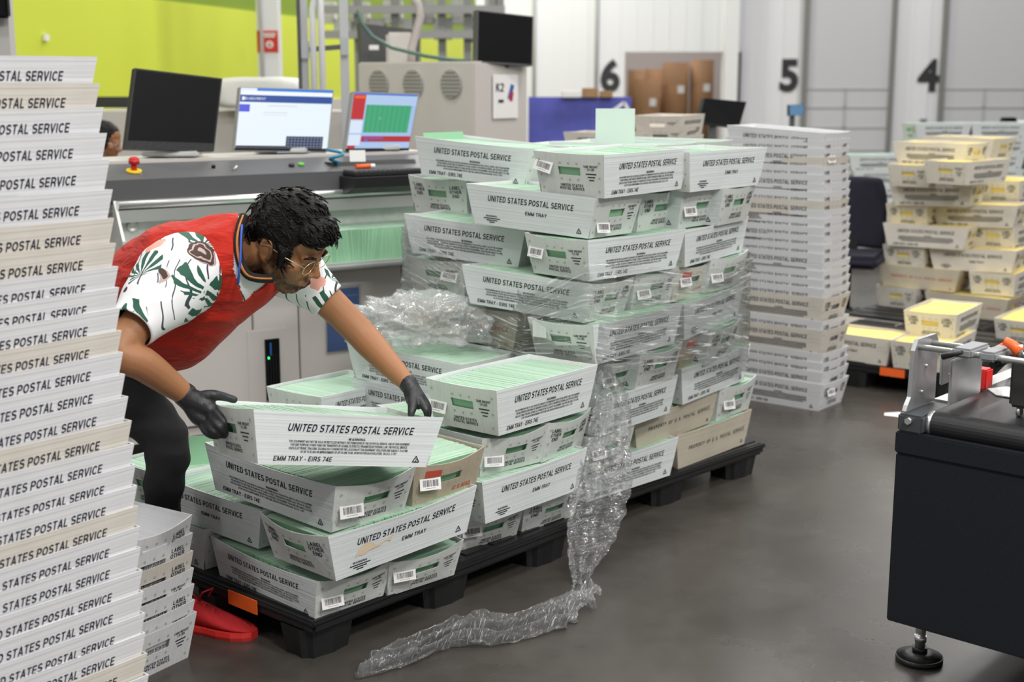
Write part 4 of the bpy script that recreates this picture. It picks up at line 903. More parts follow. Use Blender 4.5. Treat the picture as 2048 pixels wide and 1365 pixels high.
ui2 = [(0, 0, .17, .045, (225, 235, 250)), (.17, 0, 1, .045, (30, 120, 215)), (0, .045, 1, .115, (240, 246, 255)), (0, .115, 1, .235, (12, 68, 150)), (.0, .275, .11, .40, (75, 85, 220)),
       (.53, .80, .94, 1.0, (32, 42, 66)), (0, .965, .53, 1, (28, 40, 60)), (.30, .285, .62, .30, (205, 212, 225)), (.26, .40, .52, .412, (205, 212, 225)), (.26, .44, .52, .45, (215, 220, 232))]
for i in range(11):
    for j in range(4): ui2.append((.545+.036*i, .825+.045*j, .567+.036*i, .845+.045*j, (120, 135, 170)))
ui2.append((.02, .145, .045, .205, (235, 240, 250)))
monitor('lit monitor with white page and blue BLUECREST banner', (KC(480, 174, yl+.08), KC(668, 180, yl+.11), KC(656, 303, yl+.03), KC(468, 301, yl)), (.012, .012, .955), .03,
        (sc(232, 243, 250), ui2, [('BLUECREST', .155, .175, .012, .115, (235, 240, 250)), ('Better Starts™', .84, .175, .008, .09, (225, 235, 250))][:1]), 'bezel_grey', foot_stand)
ui3 = [(0, 0, 1, .03, (60, 110, 210)), (0, .03, .19, .48, (190, 35, 40)), (.02, .05, .18, .10, (235, 95, 30)), (.0, .50, .19, .73, (215, 228, 245)), (0, .755, .19, .95, (215, 228, 245)), (0, .95, .12, 1, (190, 35, 40)),
       (.19, .03, 1, .21, (175, 200, 232)), (.215, .21, .93, .715, (62, 165, 118)), (.20, .78, 1, .885, (180, 38, 42)), (.24, .80, .55, .825, (110, 85, 190)), (.26, .845, .31, .875, (40, 110, 215)), (.36, .845, .42, .875, (90, 80, 140)), (.5, .845, .62, .875, (150, 70, 40)), (.19, .90, 1, 1, (170, 195, 235))]
for i in range(9): ui3.append((.235+.078*i, .215, .245+.078*i, .71, (48, 140, 100)))
monitor('lit monitor with green bars framed by red panels', (KC(706, 183, yl+.05), KC(839, 188, yl+.10), KC(818, 302, yl+.02), KC(690, 303, yl-.04)), (.02, .02, .95), .03, (sc(160, 190, 230), ui3, []), 'bezel_grey', foot_stand)
# keyboard tray with its bits
t = thing('keyboard_shelf', 'black keyboard shelf under the monitor with green bars', 'keyboard shelf', K.o, K.a)
x0, x1 = kx(690, 350, -.06), kx(862, 350, -.06); zk = kz(760, 352, -.1); xm = (x0+x1)/2
mb = MB(); mb.prism([(-.16, zk), (-.15, zk-.05), (-.05, zk-.085), (.12, zk-.085), (.16, zk+.06), (.1, zk+.06), (.06, zk+.0)], x0, x1, 'x'); mb.build('shelf_body', M['black_plastic'], t)
o = thing('keyboard', 'black keyboard lying on the machine shelf, orange marker on it', 'keyboard', K.w(xm-.02, -.05, zk+.004), K.a)
MB().bbox((0, 0, .009), (.40, .14, .018), .004).build('key_base', M['black_plastic'], o)
mb = MB()
for i in range(15):
    for j in range(5): mb.box((-.182+.026*i, -.052+.026*j, .022), (.02, .02, .008))
mb.build('keys', M['dark_grey'], o)
o = thing('marker', 'orange and white marker lying across the keyboard', 'marker', K.w(xm-.10, -.0, zk+.042), K.a+.05)
MB().cyl((-.05, 0, 0), (.03, 0, 0), .011, 14).build('barrel', M['orange'], o); MB().cyl((.03, 0, 0), (.055, 0, 0), .010, 14).build('cap', M['paper'], o)
p = KC(715, 312, .0); o = MB().box((0, 0, 0), (.085, .003, .055)).build('card', M['paper']); o.location = p; o.rotation_euler = (-.1, .02, K.a); tag(o, 'blank white card stuck below the monitor with green bars', 'card')
mb = MB(); r = random.Random(2); c0 = hood(672, 335)
mb.tube([K.w(c0.x+.05*math.cos(k*.8)*(.4+.05*k), c0.y+.03*math.sin(k*.8), c0.z+.02+.006*k) for k in range(12)], .008, 8); tag(mb.build('cable', mat('teal_cable', (.01, .20, .32, 1), .5)), 'coiled teal cable on the hood beside the keyboard shelf', 'cable')
mb = MB(); a = KC(590, 312, .4); mb.box((0, 0, .045), (.18, .01, .09)); o = mb.build('paper_sheet', mat('pale_blue_paper', (.55, .65, .85, 1), .6)); o.location = K.w(K.at(588, 312, .36)[0], .36, z3+.022); o.rotation_euler = (-.3, 0, K.a); tag(o, 'pale blue paper leaning beneath the BLUECREST monitor', 'paper')
# ------------------------------------------------------------------ second machine further back
G = Frame((-.25, 9.0, 0), 138.7)       # corner nearest the camera; x runs left-away
t = thing('equipment_cabinet', 'large beige machine cabinet with round vents behind the monitors', 'cabinet', G.o, G.a)
HG = 1.80
# local y: positive = toward the left/front, cabinet fills negative y
mb = MB(); mb.bbox((.56, -.27, HG/2), (1.12, .54, HG), .01); mb.build('body', M['beige'], t)
for px in (757, 827, 902):
    best = min(((abs(1024+FPX*(G.w(k*.02, 0, 1.6).x/(G.w(k*.02, 0, 1.6).y*_c+(CAMH-1.6)*_s)) - px), k*.02) for k in range(2, 58)))
    z = 1.655
    mb = MB(); mb.cyl((best[1], 0, z), (best[1], .012, z), .095, 28); v = mb.build('round_vent', mat('vent_grey', (.40, .38, .35, 1), .7), t)
    mb = MB()
    for k in range(7): mb.box((best[1], .014, z-.075+.025*k), (2*math.sqrt(max(.0001, .088**2-(.075-.025*k)**2)), .004, .008))
    mb.build('vent_slots', mat('vent_dark', (.25, .24, .22, 1), .8), v)
mb = MB(); mb.box((0, 0, 0), (.25, .004, .29)); 
ax = Vector((math.sin(G.a), -math.cos(G.a), 0))      # along the right end face
o = thing('paper_sign', 'white paper sign with small blue and red figure taped to the beige cabinet', 'sign', G.o + ax*.30 + Vector((-.012*math.cos(G.a)*1, -.012*math.sin(G.a), 1.57)), G.a-PI/2)
mb.build('sheet', M['paper'], o)
mb = MB(); vs, fs = text_geo('K2', .055, bold=.04); mb.add([(a-.06, -.004, b+.06) for a, b in vs], fs); mb.box((-.05, -.004, -.03), (.05, .002, .02)); mb.build('black_print', M['bar'], o, fix=False)
mb = MB(); mb.box((.05, -.004, .03), (.035, .002, .10), 0, Matrix.Rotation(.35, 3, 'Y')); mb.build('blue_print', M['blue_sign'], o); mb = MB(); mb.box((.055, -.005, .0), (.03, .002, .06), 0, Matrix.Rotation(.2, 3, 'Y')); mb.build('red_print', M['red'], o)
Y = 8.75
def pole_stand(t, C, n):
    TL, TR, BR, BL = C; c = (BL+BR)/2 + n*.03
    MB().bbox((c.x, c.y+.05, (c.z+HG)/2+.06), (.10, .05, abs(c.z-HG)+.16), .01).build('stand_neck', M['dark_grey'], t, world=True)
    MB().bbox((c.x, c.y+.17, HG+.01), (.3, .2, .02), .005).build('stand_base', M['dark_grey'], t, world=True)
monitor('dark grey monitor on top of the beige cabinet, screen facing camera', (PY(955, 20, 9.1), PY(1067, 33, 9.35), PY(1065, 132, 9.3), PY(953, 125, 9.05)), (.02, .02, .97), .05, shell='dark_grey', stand=pole_stand)
t = monitor('dark monitor seen from the back with beige mount, beside the green hose', (PY(720, 46, 10.4), PY(836, 60, 10.7), PY(836, 128, 10.7), PY(724, 138, 10.4)), (.0, .0, .0), .05, shell='dark_grey')
mb = MB(); c = PY(800, 98, 10.2); mb.bbox((c.x, c.y, c.z), (.20, .10, .24), .02); mb.bbox((c.x+.04, c.y, c.z-.13), (.26, .16, .05), .01); mb.build('mount', M['beige'], t, world=True)
mb = MB(); c = PY(748, 95, 10.3)
mb.box((c.x, c.y, c.z), (.07, .02, .035)); mb.build('white_label', M['paper'], t, world=True)
pts = [PY(716, 20, 9.9), PY(722, 45, 9.9), PY(745, 74, 9.9), PY(785, 96, 9.8), PY(850, 112, 9.6), PY(905, 120, 9.5), PY(940, 123, 9.4)]
tag(MB().tube(pts, .014, 8).build('hose', mat('green_hose', (.06, .13, .10, 1), .5)), 'dull green hose hanging across the dark monitor back', 'hose')
pts = [PY(818, -20, 9.9), PY(836, 8, 9.9), PY(841, 32, 9.9), PY(834, 60, 9.9), PY(824, 95, 9.9), PY(822, 128, 9.9)]
tag(MB().tube(pts, .03, 10).build('conduit', mat('beige_conduit', (.42, .38, .36, 1), .5)), 'curved beige conduit rising from the beige cabinet', 'conduit')
# aluminium gantry
t = thing('aluminium_frame', 'aluminium frame of uprights, tubes and crossbar behind the BLUECREST monitor', 'frame', (-1.3, 8.6, 0))
def upright(px, w, d=.05, Y=8.6, m='galv', nm='upright', curved=False):
    a = PY(px, 150, Y); b = PY(px-7*(1024-px)/400, -30, Y)
    mb = MB(); mb.bbox((a.x, Y, 1.5), (w, d, 3.0), .004); return mb.build(nm, mat('satin_alu_'+nm, (.62, .63, .65, 1), .4, .5), t, world=True)
upright(609, .05); upright(690, .05)
for px, c in ((628, 1), (645, 0)):
    a = PY(px, 150, 8.5); pts = [(a.x, 8.5, .9), (a.x, 8.5, 2.05)]
    if c: pts += [(a.x, 8.5, 2.1), (a.x+.02, 8.5, 2.18), (a.x+.06, 8.5, 2.24)]
    else: pts += [(a.x, 8.5, 2.8)]
    MB().tube(pts, .02, 12).build('tube', mat('white_tube', (.72, .72, .74, 1), .35), t, world=True)
a, b = PY(612, 100, 8.57), PY(690, 93, 8.57); MB().box(((a+b)/2), ((b-a).x, .03, .03), 0, Matrix.Rotation(-.08, 3, 'Y')).build('crossbar', mat('dark_rail', (.10, .11, .11, 1), .5), t, world=True)
for p in (a, b): MB().bbox(p+Vector((0, -.03, 0)), (.05, .02, .11), .004).build('bracket', mat('cast_bracket', (.55, .58, .6, 1), .4, .5), t, world=True)
MB().bbox((PY(599, 100, 8.57).x, 8.57, 1.5), (.02, .03, 3.0), .003).build('dark_strip', M['dark_grey'], t, world=True)
# white building column with red sign
cx = PY(536, 100, 14).x
t = thing('column', 'white steel column with red sign in front of the lime wall', 'column', (cx, 14, 0))
MB().box((0, .1, 2.4), (.215, .2, 4.8)).build('shaft', M['white_paint'], t); MB().cyl((-.055, -.03, 0), (-.055, -.03, 4.8), .02, 10).build('conduit', mat('grey_pipe', (.5, .5, .5, 1), .5), t)
z = PY(536, 83, 14).z
s = MB().box((0, -.004, z), (.215, .008, .215)).build('red_sign', mat('sign_red', (.62, .03, .015, 1), .5), t)
mb = MB(); g = lambda u, v: Vector((u+.02, -.010, z+v))
for v, w in ((.075, .13), (.05, .11)): put_quad(mb, g, -w/2, v-.008, w/2, v+.008)
put_disc(mb, g, 0, -.03, .038); mb.build('white_marks', M['paper'], s, fix=False)
mb = MB(); g = lambda u, v: Vector((u+.02, -.012, z+v)); put_quad(mb, g, -.006, -.03, .006, -.005); mb.add([g(-.02, -.03), g(.02, -.03), g(0, -.06)], [(0, 1, 2)]); mb.build('arrow', M['red'], s, fix=False)
# white wrapped goods under the column
def soft_lump(label, c, d, m, name, seed, cat):
    mb = MB(); r = random.Random(seed)
    bm = bmesh.new(); bmesh.ops.create_cube(bm, size=1); bmesh.ops.subdivide_edges(bm, edges=bm.edges[:], cuts=5, use_grid_fill=True)
    for v in bm.verts:
        q = v.co.copy(); k = 1-.10*(abs(q.x*2)**4*abs(q.z*2)**4); n = noise.noise(q*4+Vector((seed*3, 0, 0)))*.06
        v.co = Vector((q.x*d[0]*k, q.y*d[1]*k, q.z*d[2]*(k+n)))
    bm.verts.index_update(); mb.add([v.co for v in bm.verts], [[v.index for v in f.verts] for f in bm.faces], 0, True); bm.free()
    o = mb.build(name, m); o.location = c; return tag(o, label, cat)
a, b = PY(445, 215, 11), PY(600, 155, 11)
soft_lump('white wrapped bundle on the beige partition behind the lit screens', ((a.x+b.x)/2, 11, (a.z+b.z)/2-.0), (b.x-a.x, .6, b.z-a.z), mat('white_wrap', (.74, .74, .70, 1), .6), 'wrapped_bundle', 2, 'bundle')
c = PY(330, 222, 11); tag(MB().box((c.x+.4, 11.15, (c.z)/2), (3.2, .5, c.z)).build('partition', M['beige']), 'beige partition below the lime wall behind the black monitor', 'partition')
c1, c2 = PY(205, 194, 11.5), PY(262, 216, 11.5); tag(MB().box(((c1.x+c2.x)/2+.2, 11.6, (c1.z+c2.z)/2), (c2.x-c1.x+.6, .2, c1.z-c2.z)).build('dark_beam', M['bar']), 'dark beam along the foot of the lime wall', 'beam')
c = PY(92, 75, 11.3); 
tag(MB().box((0, 0, 0), (.055, .03, .055)).build('wall_socket', M['paper']), 'small white box on the lime wall at upper left', 'wall box')
D.objects['wall_socket'].location = WL.w(*[(lambda q: (q[0], -.02, q[1]))(WL.at(92, 75, -.02))][0]); D.objects['wall_socket'].rotation_euler = (0, 0, WL.a)
# storage rack over the lime wall
t = thing('storage_rack', 'grey storage rack of posts, rails and boxes above the lime wall', 'rack', (-1.2, 16, 0))
for px in (716, 790, 832, 884, 935, 986, 1000):
    a = PY(px, 30, 16); MB().box((a.x, 16, 1.6), (.09, .09, 3.4)).build('post', mat('rack_grey', (.22, .22, .22, 1), .6), t, world=True)
for y in (12, 62):
    a, b = PY(645, y, 15.9), PY(1010, y+14, 15.9); MB().box(((a+b)/2), (b.x-a.x, .06, .09)).build('rail', mat('rail_grey', (.30, .30, .30, 1), .6), t, world=True)
r = random.Random(9)
for i in range(11):
    px = 655+i*33; a = PY(px, 58 if i % 2 else 25, 16.3); g = r.choice((.45, .55, .32, .62)); sz = (.17+r.random()*.04, .3, .22+r.random()*.1)
    tag(MB().box(a, sz).build('rack_box', mat('rack_box_grey', (g, g, g*.97, 1), .6)), 'pale grey box on the storage rack above the lime wall', 'box', 'boxes on the storage rack')
    D.objects[COL.objects[-1].name]
# banner, boxes, paper rolls in the dock bay, screens at the back
a, b, c = PY(1057, 194, 15), PY(1262, 204, 15), PY(1057, 285, 15)
t = thing('blue_banner', 'blue banner board in front of the white back wall', 'banner', ((a.x+b.x)/2, 15, 0))
mb = MB(); mb.box(((a.x+b.x)/2, 15, (a.z+.2)/2), (b.x-a.x, .05, a.z-.2)); mb.build('board', mat('banner_blue', (.085, .095, .44, 1), .5, vary=.35, vscale=2.2), t, world=True)
p, q = PY(1225, 222, 14.96), PY(1258, 205, 14.96); mb = MB(); put_stroke(mb, lambda u, v: Vector((u, 14.965, v)), [(p.x, p.z), (q.x-.05, q.z), (q.x, p.z)], .035); mb.build('white_stroke', M['paper'], t, world=True, fix=False)
for px in (1065, 1250): MB().box((PY(px, 250, 15).x, 15.05, .45), (.04, .04, .9)).build('post', M['dark_grey'], t, world=True)
for i, (px, w, h, m) in enumerate(((1142, .20, .07, 'paper'), (1180, .17, .10, 'card'), (1212, .13, .07, 'card'))):
    p = PY(px, 196, 15); tag(MB().bbox((p.x, 15, a.z+h/2-.005), (w, .2, h), .005).build('carton', M[m]), ('white carton on the blue banner, left' if i == 0 else ('taller' if i == 1 else 'small right-hand')+' brown carton on top of the blue banner'), 'carton')
for i, (x0, x1, y0, y1, dy, wh) in enumerate(((1256, 1292, 140, 300, .9, 'dark kraft paper roll standing at left in the dock bay'), (1290, 1328, 138, 300, 1.3, 'kraft paper roll at the back in the dock bay'), (1270, 1322, 160, 300, .4, 'short kraft paper roll in front at left in the dock bay'), (1326, 1378, 125, 300, .8, 'tall kraft paper roll at the middle of the dock bay'), (1381, 1428, 120, 300, .8, 'tall kraft paper roll at right in the dock bay'))):
    Y = BY+.6+dy; p, q = PY(x0, y0, Y), PY(x1, y0, Y); r = (q.x-p.x)/2
    t = thing('paper_roll', wh, 'paper roll', ((p.x+q.x)/2, Y, 0), 0, 'kraft paper rolls'); MB().cyl((0, 0, 0), (0, 0, p.z), r, 28).build('roll', M['kraft'], t)
    MB().box((r*.3, -r*1.0, p.z*.72), (.14, .02, .16)).build('white_label', M['paper'], t)
def floor_stand(t, C, n):
    TL, TR, BR, BL = C; c = (BL+BR)/2+n*.06
    MB().box((c.x, c.y, (c.z+.08)/2), (.05, .05, c.z+.08)).build('stand_pole', M['dark_grey'], t, world=True); MB().bbox((c.x, c.y, .02), (.5, .4, .04), .01).build('stand_base', M['dark_grey'], t, world=True)
monitor('tilted dark monitor below the number 5, behind the aged trays', (PY(1409, 196, 9.3), PY(1493, 204, 9.6), PY(1478, 256, 9.5), PY(1396, 246, 9.2)), (.02, .02, .96), .03, stand=floor_stand)
monitor('small bluish screen glimpsed above the nested tray stack', (PY(1578, 210, 14), PY(1609, 209, 14.1), PY(1606, 231, 14.1), PY(1578, 232, 14)), (.03, .03, .97), .03, (sc(90, 130, 165), [], []), stand=floor_stand)
p = PY(2016, 252, 13); t = thing('control_box', 'dark control box on a post behind the tall yellow-mail stack', 'control box', (p.x, 13, 0)); MB().bbox((p.x, 13, p.z), (.13, .1, .16), .01).build('box', M['screen_black'], t, world=True); MB().bbox((p.x+.13, 13, p.z-.02), (.13, .1, .14), .01).build('side_box', M['white_paint'], t, world=True); MB().box((p.x, 13.05, p.z/2), (.04, .04, p.z)).build('post', M['dark_grey'], t, world=True)
# corner screen at the very upper left
p = PY(2, 12, 7); t = thing('hanging_screen', 'black screen corner at the upper left edge on a grey post', 'screen', (p.x, 7, 0)); MB().bbox((p.x-.21, 7, p.z+.10), (.5, .05, .32), .01).build('panel', M['screen_black'], t, world=True); MB().box((p.x-.03, 7.1, 1.05), (.08, .08, 2.1)).build('post', mat('light_post', (.5, .49, .47, 1), .5), t, world=True)
# office chair
Y = 9.35; p = PY(1702, 480, Y)
t = thing('office_chair', 'dark navy office chair between the nested trays and yellow-mail stack', 'chair', (p.x, Y, 0), -.4)
bk = MB(); bk.grid(lambda u, v: Vector(((u-.5)*.46*(1-.35*max(0, v-.6)**2*4), .12+.05*math.cos((u-.5)*3), .52+.50*v)), 10, 10); o = bk.build('backrest', M['navy'], t); o.modifiers.new('s', 'SOLIDIFY').thickness = .06; o.modifiers.new('b', 'SUBSURF').levels = 1
MB().bbox((0, -.12, .47), (.48, .46, .09), .035).build('seat', M['navy'], t); MB().cyl((0, -.1, .10), (0, -.1, .44), .03, 14).build('gas_post', M['black_plastic'], t)
MB().box((0, .12, .50), (.06, .03, .20)).build('back_bar', M['black_plastic'], t)
for k in range(5):
    a = 2*PI*k/5; e = Vector((.28*math.cos(a), -.1+.28*math.sin(a), .07)); MB().tube([(0, -.1, .11), e], [.025, .016], 10).build('base_arm', M['black_plastic'], t); MB().ball(e+Vector((0, 0, -.042)), (.028, .028, .028)).build('caster', M['black_plastic'], t)
# ------------------------------------------------------------------ conveyor cabinet in the right foreground
c0 = PZ(1772, 1242, .2)
Fm = Frame((c0.x, c0.y, 0), -42.0)
t = thing('conveyor_cabinet', 'blue-black conveyor cabinet on levelling feet in the right foreground', 'conveyor', Fm.o, Fm.a)
zt = Fm.at(1799, 838, 0)[1]; W, Dp = 1.15, 1.25
zs = Fm.at(1790, 905, 0)[1]
mb = MB(); mb.bbox((W/2, Dp/2, (.2+zs)/2), (W, Dp, zs-.2-.003), .004); mb.build('cabinet_body', M['cabinet'], t)
mb = MB(); mb.bbox((W/2, Dp/2, (zs+zt-.035)/2), (W+.006, Dp+.006, zt-.035-zs), .004); mb.build('top_band', M['cabinet'], t)
for x in (.035, W-.035):
    mb = MB(); mb.bbox((x, Dp/2, zt-.01), (.07, Dp, .05), .005); mb.build('side_rail', mat('dark_rail_grey', (.05, .055, .06, 1), .4), t)
    mb = MB(); mb.box((x, Dp/2+.1, zt+.018), (.05, Dp-.2, .006)); mb.build('rail_top', M['steel'], t)
R = .038; y0 = .055
mb = MB(); prof = [(y0-R*math.sin(a), zt-.012+R*math.cos(a)) for a in [PI*k/14 for k in range(15)]]
prof = [(Dp-.02, zt+R-.012)] + prof + [(Dp-.02, zt-.012-R)]
mb.prism(prof, .085, W-.085, 'x'); mb.build('belt', mat('black_belt', (.012, .012, .013, 1), .42, bump=.12, bscale=500), t)
MB().cyl((.07, y0, zt-.012), (.086, y0, zt-.012), R-.003, 24).build('roller_end', M['steel'], t)
b = MB(); bx, bz = Fm.at(1811, 841, -.004); b.cyl((.035, -.012, bz), (.035, .0, bz), .010, 6); b.build('bolt', M['steel'], t)
def foot(x, y):
    f = MB(); f.cyl((x, y, 0), (x, y, .018), .068, 32); f.cyl((x, y, .018), (x, y, .03), .066, 32, 0, .03); f.cyl((x, y, .03), (x, y, .045), .024, 6)
    o = f.build('foot_pad', M['black_plastic'], t); MB().cyl((x, y, .04), (x, y, .205), .015, 16).build('foot_screw', M['steel'], o); MB().cyl((x, y, .062), (x, y, .08), .019, 6).build('lock_nut', M['steel'], o)
fp = PZ(1838, 1322, 0) - Fm.o; fx, fy = fp.dot(Fm.ex), fp.dot(Fm.ey)
foot(fx, fy); foot(W-.1, fy); foot(fx, Dp-.12); foot(W-.1, Dp-.12)
# feed frame on top: side plate, two rods, clamps, guides
u = thing('feeder_rail', 'aluminium feeder bracket with two rods on the conveyor cabinet', 'feeder', Fm.w(.03, .3, zt+.021), Fm.a)
al = mat('milled_aluminium', (.50, .51, .52, 1), .38, .8, vary=.05, vscale=12)
def fl(px, py, yl): return Fm.at(px, py, yl)
xo = .012; zr = Fm.at(1843, 695, .07)[1]
pl = MB(); ztop = zr+.022
pl.prism([(.012, zt+.02), (.02, zt+.035), (.038, zt+.055), (.045, ztop-.03), (.062, ztop), (.175, ztop), (.19, ztop-.02), (.19, zt+.02)], xo-.006, xo+.006, 'x')
def FW(mb): mb.v = [Fm.w(p.x, p.y, p.z) for p in mb.v]; return mb
FW(pl).build('side_plate', al, u, world=True)
for y in (.07, .15): FW(MB().cyl((xo, y, zr), (1.0, y, zr), .0085, 16)).build('rod', M['steel'], u, world=True)
FW(MB().bbox((1.0, .11, (zt+.02+ztop)/2), (.012, .15, ztop-zt-.02), .003)).build('side_plate', al, u, world=True)
for y, z in ((.10, zt+.06), (.12, zr-.06)): FW(MB().ball((xo+.007, y, z), .005)).build('screw', M['steel'], u, world=True)
xc = Fm.at(1930, 702, .07)[0]; xd = Fm.at(1990, 705, .10)[0]
grey_cast = mat('grey_cast', (.24, .25, .26, 1), .5)
FW(MB().bbox((xc, .11, zr+.003), (.055, .125, .026), .006)).build('clamp_block', grey_cast, u, world=True)
FW(MB().tube([(xc-.045, .035, zr-.010), (xc+.010, .03, zr+.010)], [.009, .0055], 10)).build('clamp_lever', M['black_plastic'], u, world=True)
FW(MB().bbox((xd, .11, zr+.003), (.045, .125, .026), .006)).build('clamp_block', grey_cast, u, world=True)
xg = Fm.at(1895, 800, .10)[0]
FW(MB().bbox((xg+.01, .185, zt+.10), (.008, .20, .125), .003)).build('guide_plate', al, u, world=True)
FW(MB().bbox((xg-.025, .13, zr-.055), (.010, .05, .10), .003)).build('hanger_plate', al, u, world=True)
for y, z in ((.10, zt+.12), (.27, zt+.145)): FW(MB().ball((xg+.005, y, z), .007)).build('screw', M['steel'], u, world=True)
xf = xg+.085
mb = MB(); mb.grid(lambda a, b: Vector((xf+.06*b*b, .12+.14*a, zt+.035+.13*b)), 6, 6); FW(mb).build('clear_flap', film_mat('flap_clear', .12, .10, painted_glint=.15, streak=(1, 1, 1), bstr=.2, rough=.15, tsc=0), u, world=True)
FW(MB().tube([(xf+.02, .13, zr-.035), (xf+.05, .40, zr-.035)], .0095, 12)).build('roller_arm', M['black_plastic'], u, world=True)
xk, zk = Fm.at(2019, 760, .12)
k = thing('paper_feeder', 'dark feeder box with orange lever at the right frame edge', 'feeder', Fm.w(xk+.1, .2, zt+.03), Fm.a)
FW(MB().bbox((xk+.18, .25, (zr+zt)/2+.022), (.36, .26, zr-zt-.06), .008)).build('housing', mat('dark_taupe', (.035, .033, .032, 1), .45), k, world=True)
FW(MB().cyl((xk+.02, .14, zt+.040), (xk+.03, .14, zt+.040), .014, 14)).build('caster', M['steel'], k, world=True)
a = Fm.at(2010, 682, .12); b = Fm.at(2040, 705, .12)
FW(MB().tube([(a[0], .12, a[1]), ((a[0]+b[0])/2, .12, (a[1]+b[1])/2+.004), (b[0], .12, b[1])], [.012, .014, .018], 10)).build('orange_lever', M['orange'], k, world=True)
FW(MB().tube([(b[0]-.05, .17, b[1]+.01), (b[0]-.10, .17, b[1]-.02)], [.01, .007], 10)).build('orange_clip', M['orange'], k, world=True)
FW(MB().cyl((b[0], .12, zr+.0), (b[0], .12, b[1]+.02), .008, 10)).build('lever_pin', M['steel'], k, world=True)
xr_ = Fm.at(1963, 747, .40)[0]; tag(FW(MB().bbox((xr_, .40, zt+.055), (.05, .05, .06), .004)).build('red_block', M['red']), 'small red block on the belt behind the clear flap', 'block')
# pointed white card on the belt
q0 = PZ(1975, 778, zt+.03)-Fm.o; x0 = q0.dot(Fm.ex); yy = q0.dot(Fm.ey); zz = zt+R-.010
poly = [(x0, yy), (x0+.05, yy-.06), (x0+.22, yy-.06), (x0+.22, yy+.06), (x0+.03, yy+.06)]
mb = MB(); mb.prism(poly, zz, zz+.003, 'z'); FW(mb); tag(mb.build('card_slip', M['paper']), 'white pointed card lying on the black belt', 'card')
# brown tray carton on the floor under the cabinet
t2 = thing('cardboard_box', 'brown cardboard box on the floor under the conveyor cabinet', 'box', Fm.w(.62, .62, 0), Fm.a)
MB().bbox((0, 0, .08), (.62, .30, .16), .004).build('carton', M['card'], t2)
mb = MB(); put_text(mb, lambda a, b: Vector((a, -.1515, .09+b)), 'HALF MM TRAY - EIRS', 0, 0, .03, 0, bold=.02, width=.5); mb.build('print', M['bar'], t2, fix=False)
p = PZ(1786, 834, 0); tag(MB().add([(p.x-.04, p.y+.02, .002), (p.x+.06, p.y-.03, .002), (p.x+.05, p.y+.05, .012), (p.x-.03, p.y+.05, .008)], [(0, 1, 2, 3)]).build('paper_scrap', M['paper']), 'white paper scrap on the floor behind the conveyor cabinet', 'paper')
# ------------------------------------------------------------------ people
def remesh(mb, voxel, smooth=4, fac=.5):
    me = mb.mesh('tmp', []); o = D.objects.new('tmp', me); COL.objects.link(o)
    r = o.modifiers.new('r', 'REMESH'); r.mode = 'VOXEL'; r.voxel_size = voxel; r.use_smooth_shade = True
    s = o.modifiers.new('s', 'SMOOTH'); s.factor = fac; s.iterations = smooth
    bpy.context.view_layer.update()
    out = D.meshes.new_from_object(o.evaluated_get(bpy.context.evaluated_depsgraph_get()))
    D.objects.remove(o); D.meshes.remove(me)
    out.polygons.foreach_set('use_smooth', [True]*len(out.polygons)); return out
def attach(name, me, mats, parent):           # world-space mesh -> child of an (unrotated) root
    me.materials.clear()
    for m in (mats if isinstance(mats, (list, tuple)) else [mats]): me.materials.append(m)
    me.name = name; me.transform(mw(parent).inverted()); return link(name, me, parent)
def chain(mb, pts, n=16, sub=4):              # [(px, py, Y, r)] or [(Vector, r)] -> tapered smooth tube with rounded ends
    P = [(PY(*q[:3]) if len(q) == 4 else Vector(q[0])) for q in pts]; Rr = [Vector((q[-1], 0, 0)) for q in pts]
    C = catmull(P, sub); RR = [v.x for v in catmull(Rr, sub)]
    mb.tube(C, RR, n); mb.ball(C[0], RR[0]); mb.ball(C[-1], RR[-1])
def loft(secs, n=44, sub=5, noise_amp=0, cap=True):   # secs: (center, A, B) vectors
    C = catmull([s[0] for s in secs], sub); A = catmull([s[1] for s in secs], sub); Bv = catmull([s[2] for s in secs], sub)
    vs = []
    for c, a, b in zip(C, A, Bv):
        for k in range(n):
            t = 2*PI*k/n; p = c + a*math.cos(t) + b*math.sin(t)
            if noise_amp:
                d = (p-c).normalized(); p = p + d*noise_amp*(noise.noise(p*7)+.6*noise.noise(p*16))
            vs.append(p)
    fs = [(i*n+k, i*n+(k+1)%n, (i+1)*n+(k+1)%n, (i+1)*n+k) for i in range(len(C)-1) for k in range(n)]
    if cap: fs += [list(range(n))[::-1], [(len(C)-1)*n+k for k in range(n)]]
    return vs, fs
def toimg(p):
    d = p - Vector((0, 0, CAMH)); w = d.y*_c - d.z*_s
    return 1024+FPX*d.x/w, 682.5-FPX*(d.y*_s+d.z*_c)/w
def inside(pt, poly):
    x, y = pt; c = False; j = len(poly)-1
    for i in range(len(poly)):
        if (poly[i][1] > y) != (poly[j][1] > y) and x < (poly[j][0]-poly[i][0])*(y-poly[i][1])/(poly[j][1]-poly[i][1])+poly[i][0]: c = not c
        j = i
    return c
def skin_mat(name, c1, beard):
    m = mat(name, c1, .5, spec=.35, bump=.06, bscale=220); nt = m.node_tree; N = nt.nodes; L = nt.links; b = N['Principled BSDF']
    b.inputs['Subsurface Weight'].default_value = .12; b.inputs['Subsurface Radius'].default_value = (.012, .005, .003); b.inputs['Subsurface Scale'].default_value = .5
    at = N.new('ShaderNodeAttribute'); at.attribute_name = 'beard'; mx = N.new('ShaderNodeMix'); mx.data_type = 'RGBA'
    mx.inputs[6].default_value = c1; mx.inputs[7].default_value = beard; L.new(at.outputs['Fac'], mx.inputs[0]); L.new(mx.outputs[2], b.inputs['Base Color']); return m
M['skin'] = skin_mat('brown_skin', (.34, .155, .072, 1), (.045, .028, .018, 1))
